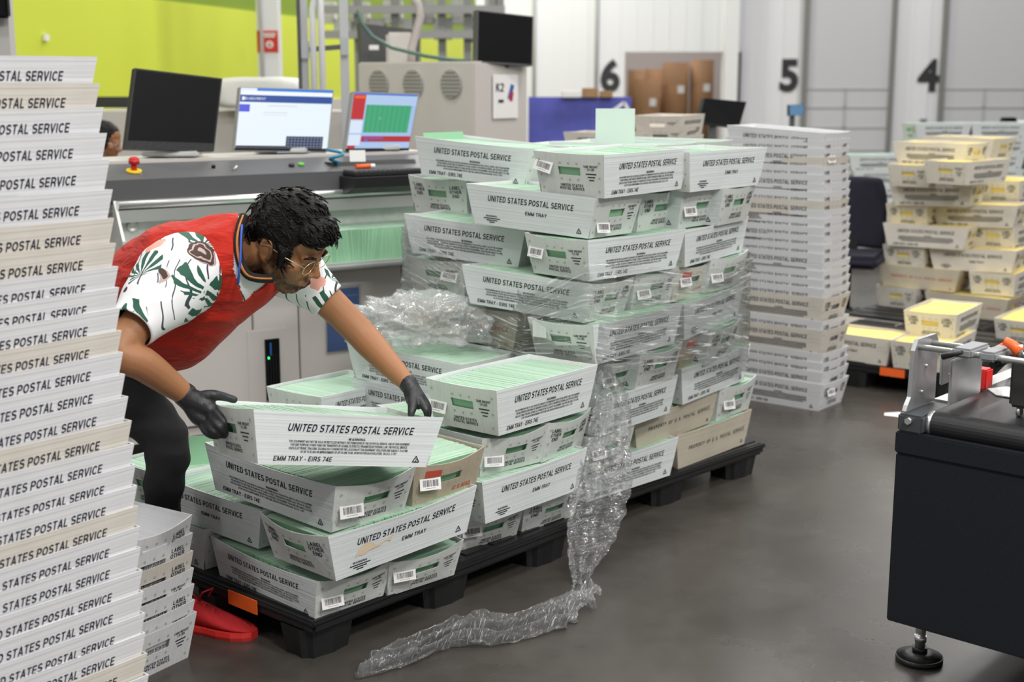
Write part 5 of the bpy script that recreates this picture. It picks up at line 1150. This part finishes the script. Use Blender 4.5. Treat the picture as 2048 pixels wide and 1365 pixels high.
M['hair'] = mat('black_hair', (.005, .004, .004, 1), .5, spec=.22, bump=.6, bscale=60, stretch=(1, 1, 3))
M['glove'] = mat('black_nitrile', (.016, .016, .019, 1), .48, bump=.25, bscale=70)
M['trouser'] = mat('black_cloth', (.006, .006, .007, 1), .9, bump=.35, bscale=28)
def vest_mat():
    m = mat('red_vest_cloth', (.43, .018, .008, 1), .75, spec=.2); nt = m.node_tree; N = nt.nodes; L = nt.links; b = N['Principled BSDF']
    tc = N.new('ShaderNodeTexCoord'); mp = N.new('ShaderNodeMapping'); mp.inputs['Scale'].default_value = (3, 3, 9); mp.inputs['Rotation'].default_value = (0, .75, 0)
    L.new(tc.outputs['Object'], mp.inputs[0]); n = N.new('ShaderNodeTexNoise'); n.inputs['Scale'].default_value = 2.2; n.inputs['Detail'].default_value = 3; n.inputs['Distortion'].default_value = .4; L.new(mp.outputs[0], n.inputs['Vector'])
    bp = N.new('ShaderNodeBump'); bp.inputs['Strength'].default_value = .9; bp.inputs['Distance'].default_value = .035; L.new(n.outputs[0], bp.inputs['Height']); L.new(bp.outputs[0], b.inputs['Normal'])
    b.inputs['Sheen Weight'].default_value = .08; return m
M['vest'] = vest_mat()
def tropical():
    # white cotton printed with dark green leaves, brown round motifs and pink blooms
    m = D.materials.new('tropical_print'); m.use_nodes = True; nt = m.node_tree; N = nt.nodes; L = nt.links; b = N['Principled BSDF']; b.inputs['Roughness'].default_value = .75
    tc = N.new('ShaderNodeTexCoord'); co = tc.outputs['Object']
    def nd(t, **k):
        n = N.new(t)
        for a, v in k.items():
            if a in ('operation', 'data_type', 'wave_type', 'bands_direction', 'rings_direction', 'feature', 'blend_type'): setattr(n, a, v)
        return n
    def mth(op, a, bb=None):
        n = nd('ShaderNodeMath', operation=op)
        for i, v in enumerate((a, bb)):
            if v is None: continue
            if isinstance(v, (int, float)): n.inputs[i].default_value = v
            else: L.new(v, n.inputs[i])
        return n.outputs[0]
    def mapv(s, r=(0, 0, 0), l=(0, 0, 0)):
        n = nd('ShaderNodeMapping'); n.inputs['Scale'].default_value = s; n.inputs['Rotation'].default_value = r; n.inputs['Location'].default_value = l; L.new(co, n.inputs[0]); return n.outputs[0]
    def cells(scale, l, rnd=.9):
        v = nd('ShaderNodeTexVoronoi'); v.inputs['Scale'].default_value = scale; v.inputs['Randomness'].default_value = rnd; L.new(mapv((1, 1, 1), (.4, .3, .2), l), v.inputs['Vector']); return v
    def mixc(fac, c0, c1):
        n = nd('ShaderNodeMix', data_type='RGBA'); L.new(fac, n.inputs[0])
        for i, c in ((6, c0), (7, c1)):
            if isinstance(c, tuple): n.inputs[i].default_value = c
            else: L.new(c, n.inputs[i])
        return n.outputs[2]
    nz = nd('ShaderNodeTexNoise'); nz.inputs['Scale'].default_value = 14; nz.inputs['Detail'].default_value = 2; L.new(co, nz.inputs['Vector'])
    wob = mth('MULTIPLY', mth('SUBTRACT', nz.outputs[0], .5), .5)
    # leaves: stripes fanned inside every other cell
    v1 = cells(7.5, (0, 0, 0)); sp = nd('ShaderNodeSeparateColor'); L.new(v1.outputs['Color'], sp.inputs[0])
    pos = nd('ShaderNodeVectorMath', operation='SUBTRACT'); L.new(mapv((7.5, 7.5, 7.5), (.4, .3, .2)), pos.inputs[0])
    sub = nd('ShaderNodeVectorMath', operation='SCALE'); L.new(v1.outputs['Position'], sub.inputs[0]); sub.inputs['Scale'].default_value = 7.5
    L.new(sub.outputs[0], pos.inputs[1]); sx = nd('ShaderNodeSeparateXYZ'); L.new(pos.outputs[0], sx.inputs[0])
    ang = mth('ARCTAN2', sx.outputs[0], mth('ADD', sx.outputs[2], .35))
    stripe = mth('GREATER_THAN', mth('SINE', mth('MULTIPLY_ADD', ang, 17) if False else mth('MULTIPLY', mth('ADD', ang, wob), 15)), -.25)
    near = mth('LESS_THAN', mth('ADD', v1.outputs['Distance'], wob), .47)
    isleaf = mth('GREATER_THAN', sp.outputs[0], .42)
    leaf = mth('MULTIPLY', mth('MULTIPLY', stripe, near), isleaf)
    # thin fern lines
    w = nd('ShaderNodeTexWave'); w.inputs['Scale'].default_value = 11; w.inputs['Distortion'].default_value = 9; w.inputs['Detail'].default_value = 1; w.inputs['Detail Scale'].default_value = .7; L.new(co, w.inputs['Vector'])
    thin = mth('MULTIPLY', mth('GREATER_THAN', w.outputs['Fac'], .965), mth('GREATER_THAN', nz.outputs[0], .48))
    # brown round motifs with pale rings
    v2 = cells(5.6, (.31, .17, .4), .8); s2 = nd('ShaderNodeSeparateColor'); L.new(v2.outputs['Color'], s2.inputs[0])
    d2 = mth('ADD', v2.outputs['Distance'], mth('MULTIPLY', wob, .5))
    blob = mth('MULTIPLY', mth('LESS_THAN', d2, .36), mth('GREATER_THAN', s2.outputs[1], .05))
    ring = mth('GREATER_THAN', mth('SINE', mth('MULTIPLY', mth('ADD', d2, mth('MULTIPLY', wob, .35)), 75)), .55)
    brown = mixc(ring, (.05, .022, .018, 1), (.42, .33, .30, 1))
    # pink blooms
    v3 = cells(6.0, (.7, .5, .1), .9); s3 = nd('ShaderNodeSeparateColor'); L.new(v3.outputs['Color'], s3.inputs[0])
    pink = mth('MULTIPLY', mth('LESS_THAN', mth('ADD', v3.outputs['Distance'], wob), .24), mth('GREATER_THAN', s3.outputs[2], .58))
    c = mixc(thin, (.78, .78, .80, 1), (.03, .05, .06, 1))
    c = mixc(leaf, c, (.012, .085, .050, 1)); c = mixc(pink, c, (.72, .34, .27, 1)); c = mixc(blob, c, brown)
    L.new(c, b.inputs['Base Color']); return m
M['shirt'] = tropical()
# --- head in its own frame: right, face, up
def head_prims(mb, T):
    E = lambda c, r: mb_ell(mb, T, c, r)
    def tb(pts, rs, n=12): mb.tube([T @ Vector(p) for p in pts], rs, n); mb.ball(T @ Vector(pts[0]), rs[0]); mb.ball(T @ Vector(pts[-1]), rs[-1])
    E((0, -.012, .030), (.077, .098, .092)); E((0, .030, -.030), (.063, .062, .085)); E((0, .060, -.104), (.028, .022, .020))
    E((0, .055, .045), (.060, .036, .05))
    for s in (-1, 1):
        tb([(s*.061, -.012, -.045), (s*.052, .018, -.085), (s*.026, .056, -.108)], [.017, .018, .016])
        E((s*.046, .060, -.022), (.020, .020, .018)); E((s*.032, .077, -.003), (.014, .010, .009))
        # ear: dish with raised rim and lobe
        ring = [(s*(.080+.008*(math.sin(a) < 9)*.0+.004*math.cos(a-.5)), -.012+.019*math.cos(a), -.008+.029*math.sin(a)) for a in [2*PI*k/12 for k in range(13)]]
        mb.tube([T @ Vector(p) for p in ring], .0058, 8, cap=False); E((s*.076, -.012, -.008), (.006, .017, .026)); E((s*.078, -.004, -.038), (.006, .010, .010))
        tb([(s*.012, .100, -.036), (s*.010, .090, -.036)], [.0085, .008])
    tb([(-.042, .076, .017), (-.02, .086, .017), (0, .087, .015), (.02, .086, .017), (.042, .076, .017)], [.011, .012, .010, .012, .011])
    tb([(0, .088, .010), (0, .100, -.014), (0, .110, -.030)], [.009, .0105, .012])
    tb([(-.024, .080, -.067), (0, .0925, -.064), (.024, .080, -.067)], [.005, .0075, .005]); tb([(-.020, .080, -.077), (0, .0905, -.0775), (.020, .080, -.077)], [.005, .0075, .005])
def mb_ell(mb, T, c, r, n=20):
    k = n//2; vs = []
    for i in range(k+1):
        for j in range(n):
            t = PI*i/k; p = 2*PI*j/n; vs.append(T @ Vector((c[0]+r[0]*math.sin(t)*math.cos(p), c[1]+r[1]*math.sin(t)*math.sin(p), c[2]+r[2]*math.cos(t))))
    mb.add(vs, [(i*n+j, (i+1)*n+j, (i+1)*n+(j+1)%n, i*n+(j+1)%n) for i in range(k) for j in range(n)], 0, True)
def beard_attr(me, T, amount=1.0):
    a = me.attributes.new('beard', 'FLOAT', 'POINT'); iv = T.inverted()
    for i, v in enumerate(me.vertices):
        q = iv @ v.co; w = 0
        if abs(q.x) < .10 and -.05 < q.y < .14 and -.14 < q.z < .02:
            jaw = max(0, min(1, (-.040-q.z + (.055-abs(q.y-.02))*.35)/.045)) if q.y < .085 else 0
            side = max(0, min(1, (.018-abs(q.y-.012))/.012))*(1 if q.z < .015 else 0)*(1 if abs(q.x) > .045 else 0)
            st = .9 if (q.y > .075 and -.062 < q.z < -.048 and abs(q.x) < .03) else 0
            ch = max(0, min(1, (-.082-q.z)/.015)) if q.y >= .06 else 0
            w = max(jaw*(1 if q.y < .06 or q.z < -.08 else .55), side*.8, st*.6, ch*.9)
            if q.z < -.128: w *= .3
            w *= .8+.4*noise.noise(v.co*160)
        a.data[i].value = max(0, min(1, w*amount))
def hair_mesh(T, seed=1, locks=420, short=False):
    mb = MB(); k = .5 if short else 1
    mb_ell(mb, T, (0, -.016, .040), (.086, .106, .096)); 
    if not short: mb_ell(mb, T, (.004, .060, .082), (.066, .048, .044)); mb_ell(mb, T, (0, .0, .105), (.062, .075, .044))
    mb_ell(mb, T, (0, -.072, -.005), (.068, .042, .058))
    for s in (-1, 1): mb.tube([T @ Vector((s*.077, .030, .03)), T @ Vector((s*.073, .036, -.012)), T @ Vector((s*.070, .036, -.036))], [.020, .012, .006], 10)
    me = remesh(mb, .0045, 3); bm = bmesh.new(); bm.from_mesh(me); iv = T.inverted()
    def keep(q):
        if q.y > .055: return q.z > .048+(q.y-.055)*.2
        if q.y > .012: return q.z > .048-(.055-q.y)*1.1 or (q.z > -.040 and .022 < q.y < .050 and abs(q.x) > .05)
        if q.y > -.035: return q.z > .018
        return q.z > .018+(q.y+.035)*1.6
    bm.normal_update()
    for v in bm.verts:
        q = iv @ v.co; f = noise.noise(Vector((q.x*60, q.y*18+q.z*14, q.z*40+seed)))
        v.co += v.normal*(.0030*f*k)
    bmesh.ops.delete(bm, geom=[f for f in bm.faces if not keep(iv @ f.calc_center_median())], context='FACES')
    bmesh.ops.delete(bm, geom=[v for v in bm.verts if not v.link_faces], context='VERTS')
    bm.normal_update(); r = random.Random(seed); base = [(f.calc_center_median().copy(), f.normal.copy()) for f in r.sample(list(bm.faces), min(locks, len(bm.faces)))]
    bm.to_mesh(me); bm.free()
    lk = MB(); whorl = T @ Vector((.01, -.085, .10)); fwd = (T.to_3x3() @ Vector((0, 1, .0))).normalized()
    for c, n in base:
        d = (c-whorl).normalized()*.6+fwd*.7; d = (d-n*d.dot(n)).normalized(); d = (d+Vector((r.uniform(-.3, .3), r.uniform(-.3, .3), r.uniform(-.3, .3)))).normalized(); L = r.uniform(.02, .045)*k
        pts = [c-n*.004, c+d*L*.5+n*.0012*k, c+d*L+n*r.uniform(-.006, .0005)*k]
        lk.tube(pts, [.0030, .0032, .0008], 5)
    v0 = len(me.vertices); bm = bmesh.new(); bm.from_mesh(me)
    nv = [bm.verts.new(v) for v in lk.v]
    for f in lk.f:
        try: bm.faces.new([nv[i] for i in f])
        except ValueError: pass
    bm.to_mesh(me); bm.free(); me.polygons.foreach_set('use_smooth', [True]*len(me.polygons)); return me
def frame_T(c, face, up, s):
    f = Vector(face).normalized(); u = Vector(up); u = (u-f*u.dot(f)).normalized(); r = f.cross(u)
    m = Matrix((r, f, u)).transposed().to_4x4(); return Matrix.Translation(c) @ m @ Matrix.Scale(s, 4)
def glasses(T, parent, name, m):
    mb = MB()
    for s in (-1, 1):
        hexa = [(s*(.034+.026*math.cos(a)), .100-.004*abs(math.cos(a)), -.004+.021*math.sin(a)) for a in [2*PI*k/8+PI/8 for k in range(9)]]
        mb.tube([T @ Vector(p) for p in hexa], .0014, 6)
        mb.tube([T @ Vector((s*.059, .096, .004)), T @ Vector((s*.079, .05, .008)), T @ Vector((s*.083, -.01, .008)), T @ Vector((s*.081, -.03, -.005))], .0014, 6)
    mb.tube([T @ Vector((-.009, .101, .002)), T @ Vector((0, .104, .005)), T @ Vector((.009, .101, .002))], .0014, 6)
    return mb.build(name, m, parent, world=True)
# ---------------------------------------------------------------- the man lifting the tray
man = thing('person', 'man in red vest and tropical print shirt bending to lift a tray, black gloves', 'person', (-1.05, 3.95, 0))
HT = frame_T(PY(577, 484, 3.84), (.80, -.30, -.55), (.45, -.36, .82), 1.10)
body = MB(); head_prims(body, HT)
# neck and trunk
chain(body, [(462, 528, 3.88, .085), (497, 512, 3.87, .066), (530, 500, 3.86, .064), (560, 470, 3.88, .06)])
ax = Vector((.72, .69, 0))
def sec(px, py, Y, a, b, sp=Vector((.62, -.2, .55))):
    c = PY(px, py, Y); bd = sp.normalized().cross(ax).normalized(); return (c, ax*a, bd*b)
v_, f_ = loft([sec(190, 770, 4.06, .15, .10), sec(215, 735, 4.04, .165, .12), sec(275, 650, 4.0, .15, .105), sec(345, 580, 3.96, .165, .115), sec(415, 535, 3.93, .175, .11), sec(455, 518, 3.91, .13, .085), sec(485, 508, 3.89, .06, .06)]); body.add(v_, f_, 0, True)
# arms
RA = [(370, 545, 3.76, .062), (335, 578, 3.66, .056), (292, 630, 3.55, .050), (238, 702, 3.46, .046), (285, 728, 3.48, .046), (335, 764, 3.53, .038), (372, 792, 3.56, .029), (385, 806, 3.56, .026)]
LA = [(560, 530, 3.97, .065), (600, 550, 3.99, .058), (662, 608, 4.0, .049), (716, 662, 4.0, .046), (742, 690, 3.98, .045), (782, 733, 3.92, .036), (815, 768, 3.87, .026), (824, 784, 3.86, .022)]
chain(body, RA); chain(body, LA)
# legs inside the trousers
RL = [(215, 750, 4.0, .10), (268, 808, 3.97, .088), (332, 882, 3.95, .070), (329, 960, 3.96, .062), (324, 1060, 3.97, .050), (330, 1185, 3.98, .040), (338, 1222, 3.975, .036)]
LL = [(190, 752, 4.12, .10), (196, 830, 4.12, .085), (205, 900, 4.12, .066), (192, 990, 4.18, .06), (180, 1080, 4.24, .05), (172, 1160, 4.28, .04), (174, 1185, 4.28, .036)]
chain(body, [(a, b, Y, r-.012) for a, b, Y, r in RL]); chain(body, [(a, b, Y, r-.012) for a, b, Y, r in LL])
me = remesh(body, .0048, 3); beard_attr(me, HT)
attach('body', me, M['skin'], man)
attach('hair', hair_mesh(HT, 3, 520), M['hair'], man)
mb = MB()
for s in (-1, 1): mb.tube([HT @ Vector((s*.014, .0955, .018)), HT @ Vector((s*.032, .0945, .025)), HT @ Vector((s*.050, .080, .019))], [.004, .0045, .002], 8)
mb.build('eyebrows', M['hair'], man, world=True)
mb = MB()
for s in (-1, 1): mb.tube([HT @ Vector((s*.019, .0855, -.007)), HT @ Vector((s*.032, .0885, -.010)), HT @ Vector((s*.045, .081, -.007))], [.0012, .002, .0012], 8)
mb.build('eyelashes', M['hair'], man, world=True)
glasses(HT, man, 'glasses', mat('pale_gold', (.72, .60, .42, 1), .3, .7))
# shirt and vest
def vsec(t, b_, Y, h): a, b2 = PY(*t, Y), PY(*b_, Y); return ((a+b2)/2, (b2-a)/2, Vector((0, h, 0)))
VS = [vsec((214, 545), (340, 742), 3.98, .15), vsec((240, 500), (392, 724), 3.96, .17), vsec((312, 455), (440, 686), 3.92, .18), vsec((392, 437), (498, 632), 3.89, .175), vsec((450, 430), (551, 584), 3.88, .155), vsec((487, 432), (566, 566), 3.89, .115), vsec((505, 440), (560, 548), 3.89, .09)]
Vpoly = [(478, 425), (468, 480), (466, 540), (487, 604), (522, 574), (552, 556), (585, 540), (600, 430)]
Npoly = [(486, 420), (478, 462), (479, 505), (487, 533), (505, 552), (545, 556), (590, 545), (600, 420)]
def garment(secs, poly, sc, amp, name, m, extra=None, th=.004):
    ss = [(c, a*sc, b*sc) for c, a, b in secs]; vs, fs = loft(ss, 150, 26, amp, cap=False)
    cy = sum((s[0].y for s in secs))/len(secs)
    keep = []
    for f in fs:
        c = sum((vs[i] for i in f), Vector())/len(f)
        if c.y < cy-.02 and inside(toimg(c), poly): continue
        keep.append(f)
    mb = MB(); mb.add(vs, keep, 0, True)
    if extra: extra(mb)
    o = mb.build(name, m, man, world=True); md = o.modifiers.new('t', 'SOLIDIFY'); md.thickness = th; md.offset = 1; return o
def sleeves(mb):
    def slv(pts):
        P = [PY(*q[:3]) for q in pts]; n = 36; C = catmull(P, 5); R2 = [v.x for v in catmull([Vector((q[3], 0, 0)) for q in pts], 5)]
        i0 = len(mb.v); mb.tube(C, R2, n, cap=False)
        for k in range(i0, len(mb.v)):
            v = mb.v[k]; mb.v[k] = v + Vector((noise.noise(v*14), noise.noise(v*14+Vector((5, 0, 0))), noise.noise(v*14+Vector((0, 7, 0)))))*.006
    slv([(385, 535, 3.80, .10), (362, 552, 3.72, .112), (338, 575, 3.65, .104), (308, 606, 3.58, .086), (282, 636, 3.53, .070), (262, 658, 3.49, .060)])
    slv([(560, 525, 3.99, .095), (592, 547, 3.99, .086), (625, 575, 4.0, .068), (656, 602, 4.0, .056)])
garment(VS, Npoly, .955, .004, 'shirt', M['shirt'], sleeves)
garment(VS, Vpoly, 1.0, .010, 'vest', M['vest'])
cn = [(488, 432, 3.80), (480, 455, 3.772), (476, 482, 3.745), (478, 510, 3.727), (485, 535, 3.72), (497, 551, 3.725), (518, 557, 3.742), (545, 558, 3.765)]
P = catmull([PY(a, b, Y) for a, b, Y in cn], 5)
MB().tube(P, .0125, 12).build('collar_band', M['trouser'], man, world=True)
MB().tube([p+Vector((.0, -.0105, .002)) for p in P], .0042, 8).build('collar_stripe', mat('orange_stripe', (.50, .17, .03, 1), .7), man, world=True)
MB().tube([PY(484, 450, 3.755), PY(482, 480, 3.722), PY(481, 520, 3.70), PY(475, 570, 3.69)], .0032, 8).build('lanyard', mat('blue_cord', (.02, .08, .45, 1), .6), man, world=True)
# trousers
tr = MB(); chain(tr, RL[:-2]+[(331, 1180, 3.98, .052)], 20); chain(tr, LL[:-2]+[(173, 1160, 4.28, .052)], 20)
v_, f_ = loft([sec(190, 775, 4.06, .16, .115), sec(212, 740, 4.05, .185, .14), sec(255, 680, 4.02, .165, .125)]); tr.add(v_, f_, 0, True)
me = remesh(tr, .008, 3)
for v in me.vertices: v.co += v.normal*(.004*noise.noise(v.co*Vector((14, 14, 26)).length*.6) + .003*math.sin(v.co.z*70+3*noise.noise(v.co*6)))
attach('trousers', me, M['trouser'], man)
# gloves: palm, cuff, four fingers and thumb each
gl = MB()
chain(gl, [(370, 790, 3.56, .034), (384, 806, 3.555, .031), (398, 820, 3.55, .034)]); chain(gl, [(384, 800, 3.55, .030), (408, 812, 3.545, .032), (424, 824, 3.535, .020)]); chain(gl, [(384, 812, 3.55, .026), (400, 834, 3.54, .027), (412, 848, 3.535, .017)])
for q in ([(424, 820, 3.535, .0125), (441, 836, 3.505, .0118), (452, 851, 3.50, .0105), (462, 862, 3.525, .009)], [(420, 831, 3.53, .0125), (434, 850, 3.495, .012), (446, 862, 3.495, .0105), (458, 868, 3.525, .009)],
          [(412, 841, 3.53, .0122), (424, 860, 3.495, .0115), (437, 869, 3.495, .010), (449, 872, 3.525, .009)], [(403, 848, 3.535, .0115), (412, 864, 3.505, .0105), (424, 872, 3.50, .0095), (436, 874, 3.525, .008)],
          [(398, 796, 3.545, .0185), (424, 791, 3.545, .0155), (448, 794, 3.565, .0125), (468, 800, 3.575, .0105)]): chain(gl, q, 12)
attach('glove', remesh(gl, .0034, 3), M['glove'], man)
gl = MB()
chain(gl, [(816, 768, 3.87, .0285), (826, 784, 3.86, .026), (832, 797, 3.85, .029)]); chain(gl, [(822, 780, 3.86, .024), (829, 800, 3.84, .026), (836, 808, 3.84, .018)])
for q in ([(824, 794, 3.835, .017), (825, 812, 3.80, .0145), (823, 824, 3.785, .012), (822, 830, 3.78, .0105)], [(838, 800, 3.83, .0125), (846, 812, 3.81, .0115), (852, 822, 3.80, .010), (854, 832, 3.81, .009)],
          [(841, 797, 3.85, .0125), (850, 810, 3.84, .0115), (856, 821, 3.84, .010), (857, 832, 3.84, .009)], [(842, 792, 3.87, .012), (851, 804, 3.87, .011), (857, 816, 3.87, .010), (858, 827, 3.87, .009)], [(840, 787, 3.885, .011), (848, 798, 3.895, .010), (853, 808, 3.90, .009), (855, 818, 3.90, .008)]): chain(gl, q, 12)
attach('glove', remesh(gl, .0034, 3), M['glove'], man)
# red trainers
def shoe(heel, toe, name):
    heel = Vector(heel); toe = Vector(toe); d = (toe-heel); Ls = d.length; d.normalize(); sd = Vector((-d.y, d.x, 0))
    prof = [(0, .030, .080), (.04, .036, .098), (.09, .038, .100), (.135, .040, .090), (.18, .045, .066), (.225, .047, .052), (.265, .042, .044), (.29, .030, .036), (.302, .014, .028)]
    mb = MB(); n = 18; vs = []
    for (x, w, h) in prof:
        for k in range(n):
            a = 2*PI*k/n; cy = math.copysign(abs(math.cos(a))**.75, math.cos(a)); cz = math.sin(a)
            vs.append(heel + d*(x/.302*Ls) + sd*(w*cy) + Vector((0, 0, .022+(h-.022)*(.5+.5*cz) if True else 0)))
    fs = [(i*n+k, i*n+(k+1)%n, (i+1)*n+(k+1)%n, (i+1)*n+k) for i in range(len(prof)-1) for k in range(n)]+[list(range(n))[::-1], [(len(prof)-1)*n+k for k in range(n)]]
    mb.add(vs, fs, 0, True); s = mb.build(name, mat('red_mesh_cloth', (.52, .012, .016, 1), .7, bump=.5, bscale=350), man, world=True)
    o = s.modifiers.new('s', 'SUBSURF'); o.levels = 1; o.render_levels = 1
    mb = MB(); vs = []
    for z, g in ((0, .001), (.012, .005), (.026, .003)):
        for (x, w) in [(-.006, .015), (.0, .030), (.05, .038), (.10, .036), (.15, .039), (.20, .047), (.25, .047), (.285, .034), (.305, .016)]: vs.append(heel+d*(x/.302*Ls)+sd*(w+g)+Vector((0, 0, z)))
        for (x, w) in [(-.006, .015), (.0, .030), (.05, .038), (.10, .036), (.15, .039), (.20, .047), (.25, .047), (.285, .034), (.305, .016)][::-1]: vs.append(heel+d*(x/.302*Ls)-sd*(w+g)+Vector((0, 0, z)))
    m = 18; fs = [(j*m+k, j*m+(k+1)%m, (j+1)*m+(k+1)%m, (j+1)*m+k) for j in range(2) for k in range(m)]+[list(range(m))[::-1], list(range(2*m, 3*m))]
    mb.add(vs, fs); mb.build('sole', mat('bright_red_sole', (.62, .03, .025, 1), .5), s, world=True)
    lc = MB()
    for k in range(4):
        c = heel+d*((.11+.028*k)/.302*Ls); h = .100-.013*k
        lc.tube([c-sd*.022+Vector((0, 0, h-.010)), c+Vector((0, 0, h+.002)), c+sd*.022+Vector((0, 0, h-.010))], .003, 6)
    c = heel+d*(.115/.302*Ls)+Vector((0, 0, .10)); lc.tube([c, c+Vector((.02, -.03, .035)), c+Vector((.05, -.02, .045)), c+Vector((.03, .0, .01))], .0028, 6); lc.tube([c, c+Vector((-.02, -.02, .03)), c+Vector((-.01, -.045, .0))], .0028, 6)
    lc.build('laces', mat('red_lace', (.6, .02, .03, 1), .6), s, world=True)
h = PZ(336, 1250, 0); tt = PZ(474, 1272, 0); h.z = tt.z = 0
tt = h+(tt-h).normalized()*.31; shoe(h, tt, 'shoe')
h = PY(170, 1190, 4.30); h.z = 0; shoe(h, h+Vector((.24, -.19, 0)), 'shoe')
# ---------------------------------------------------------------- man far behind, seated
bg = thing('person', 'man with short dark hair and glasses far behind, seen in profile at left', 'person', (-2.6, 8.7, 0))
H2 = frame_T(PY(210, 284, 8.7), (.96, -.1, -.22), (.2, .0, .97), 1.0)
b = MB(); head_prims(b, H2); c = H2.translation
L_ = lambda x, y, z: Vector((c.x+x, c.y+y, c.z+z))
chain(b, [(L_(-.03, 0, -.05), .055), (L_(-.06, 0, -.17), .06)])
chain(b, [(L_(-.07, 0, -.22), .12), (L_(-.10, 0, -.42), .15), (L_(-.10, 0, -.62), .14), (L_(-.10, 0, -.72), .14)])
for s in (-1, 1):
    chain(b, [(L_(-.08, s*.18, -.24), .055), (L_(-.05, s*.23, -.50), .045), (L_(.16, s*.20, -.56), .037), (L_(.30, s*.15, -.53), .03)])
    chain(b, [(L_(-.10, s*.09, -.74), .085), (L_(.32, s*.11, -.72), .065), (L_(.34, s*.11, -1.0), .05), (Vector((c.x+.33, c.y+s*.11, .08)), .04), (Vector((c.x+.48, c.y+s*.11, .04)), .035)])
me = remesh(b, .008, 3); beard_attr(me, H2, .5); attach('body', me, M['skin'], bg); attach('hair', hair_mesh(H2, 5, 60, True), M['hair'], bg); glasses(H2, bg, 'glasses', M['steel'])
b = MB(); chain(b, [(L_(-.07, 0, -.18), .10), (L_(-.09, 0, -.27), .155), (L_(-.10, 0, -.45), .17), (L_(-.10, 0, -.74), .165)]); [chain(b, [(L_(-.08, s*.16, -.24), .075), (L_(-.05, s*.23, -.48), .062)]) for s in (-1, 1)]
attach('shirt', remesh(b, .012, 3), mat('grey_shirt', (.10, .10, .12, 1), .8), bg)
b = MB(); [chain(b, [(L_(-.12, s*.09, -.74), .11), (L_(.32, s*.11, -.72), .078), (L_(.34, s*.11, -1.0), .065)]) for s in (-1, 1)]; attach('trousers', remesh(b, .012, 3), M['navy'], bg)
st = thing('stool', 'dark stool under the man far behind at left', 'stool', (c.x-.1, c.y, 0)); sz = c.z-.86
MB().cyl((0, 0, sz-.05), (0, 0, sz), .19, 24).build('seat', M['black_plastic'], st); MB().cyl((0, 0, .03), (0, 0, sz-.05), .03, 12).build('post', M['steel'], st); MB().cyl((0, 0, 0), (0, 0, .03), .22, 24).build('base', M['black_plastic'], st)
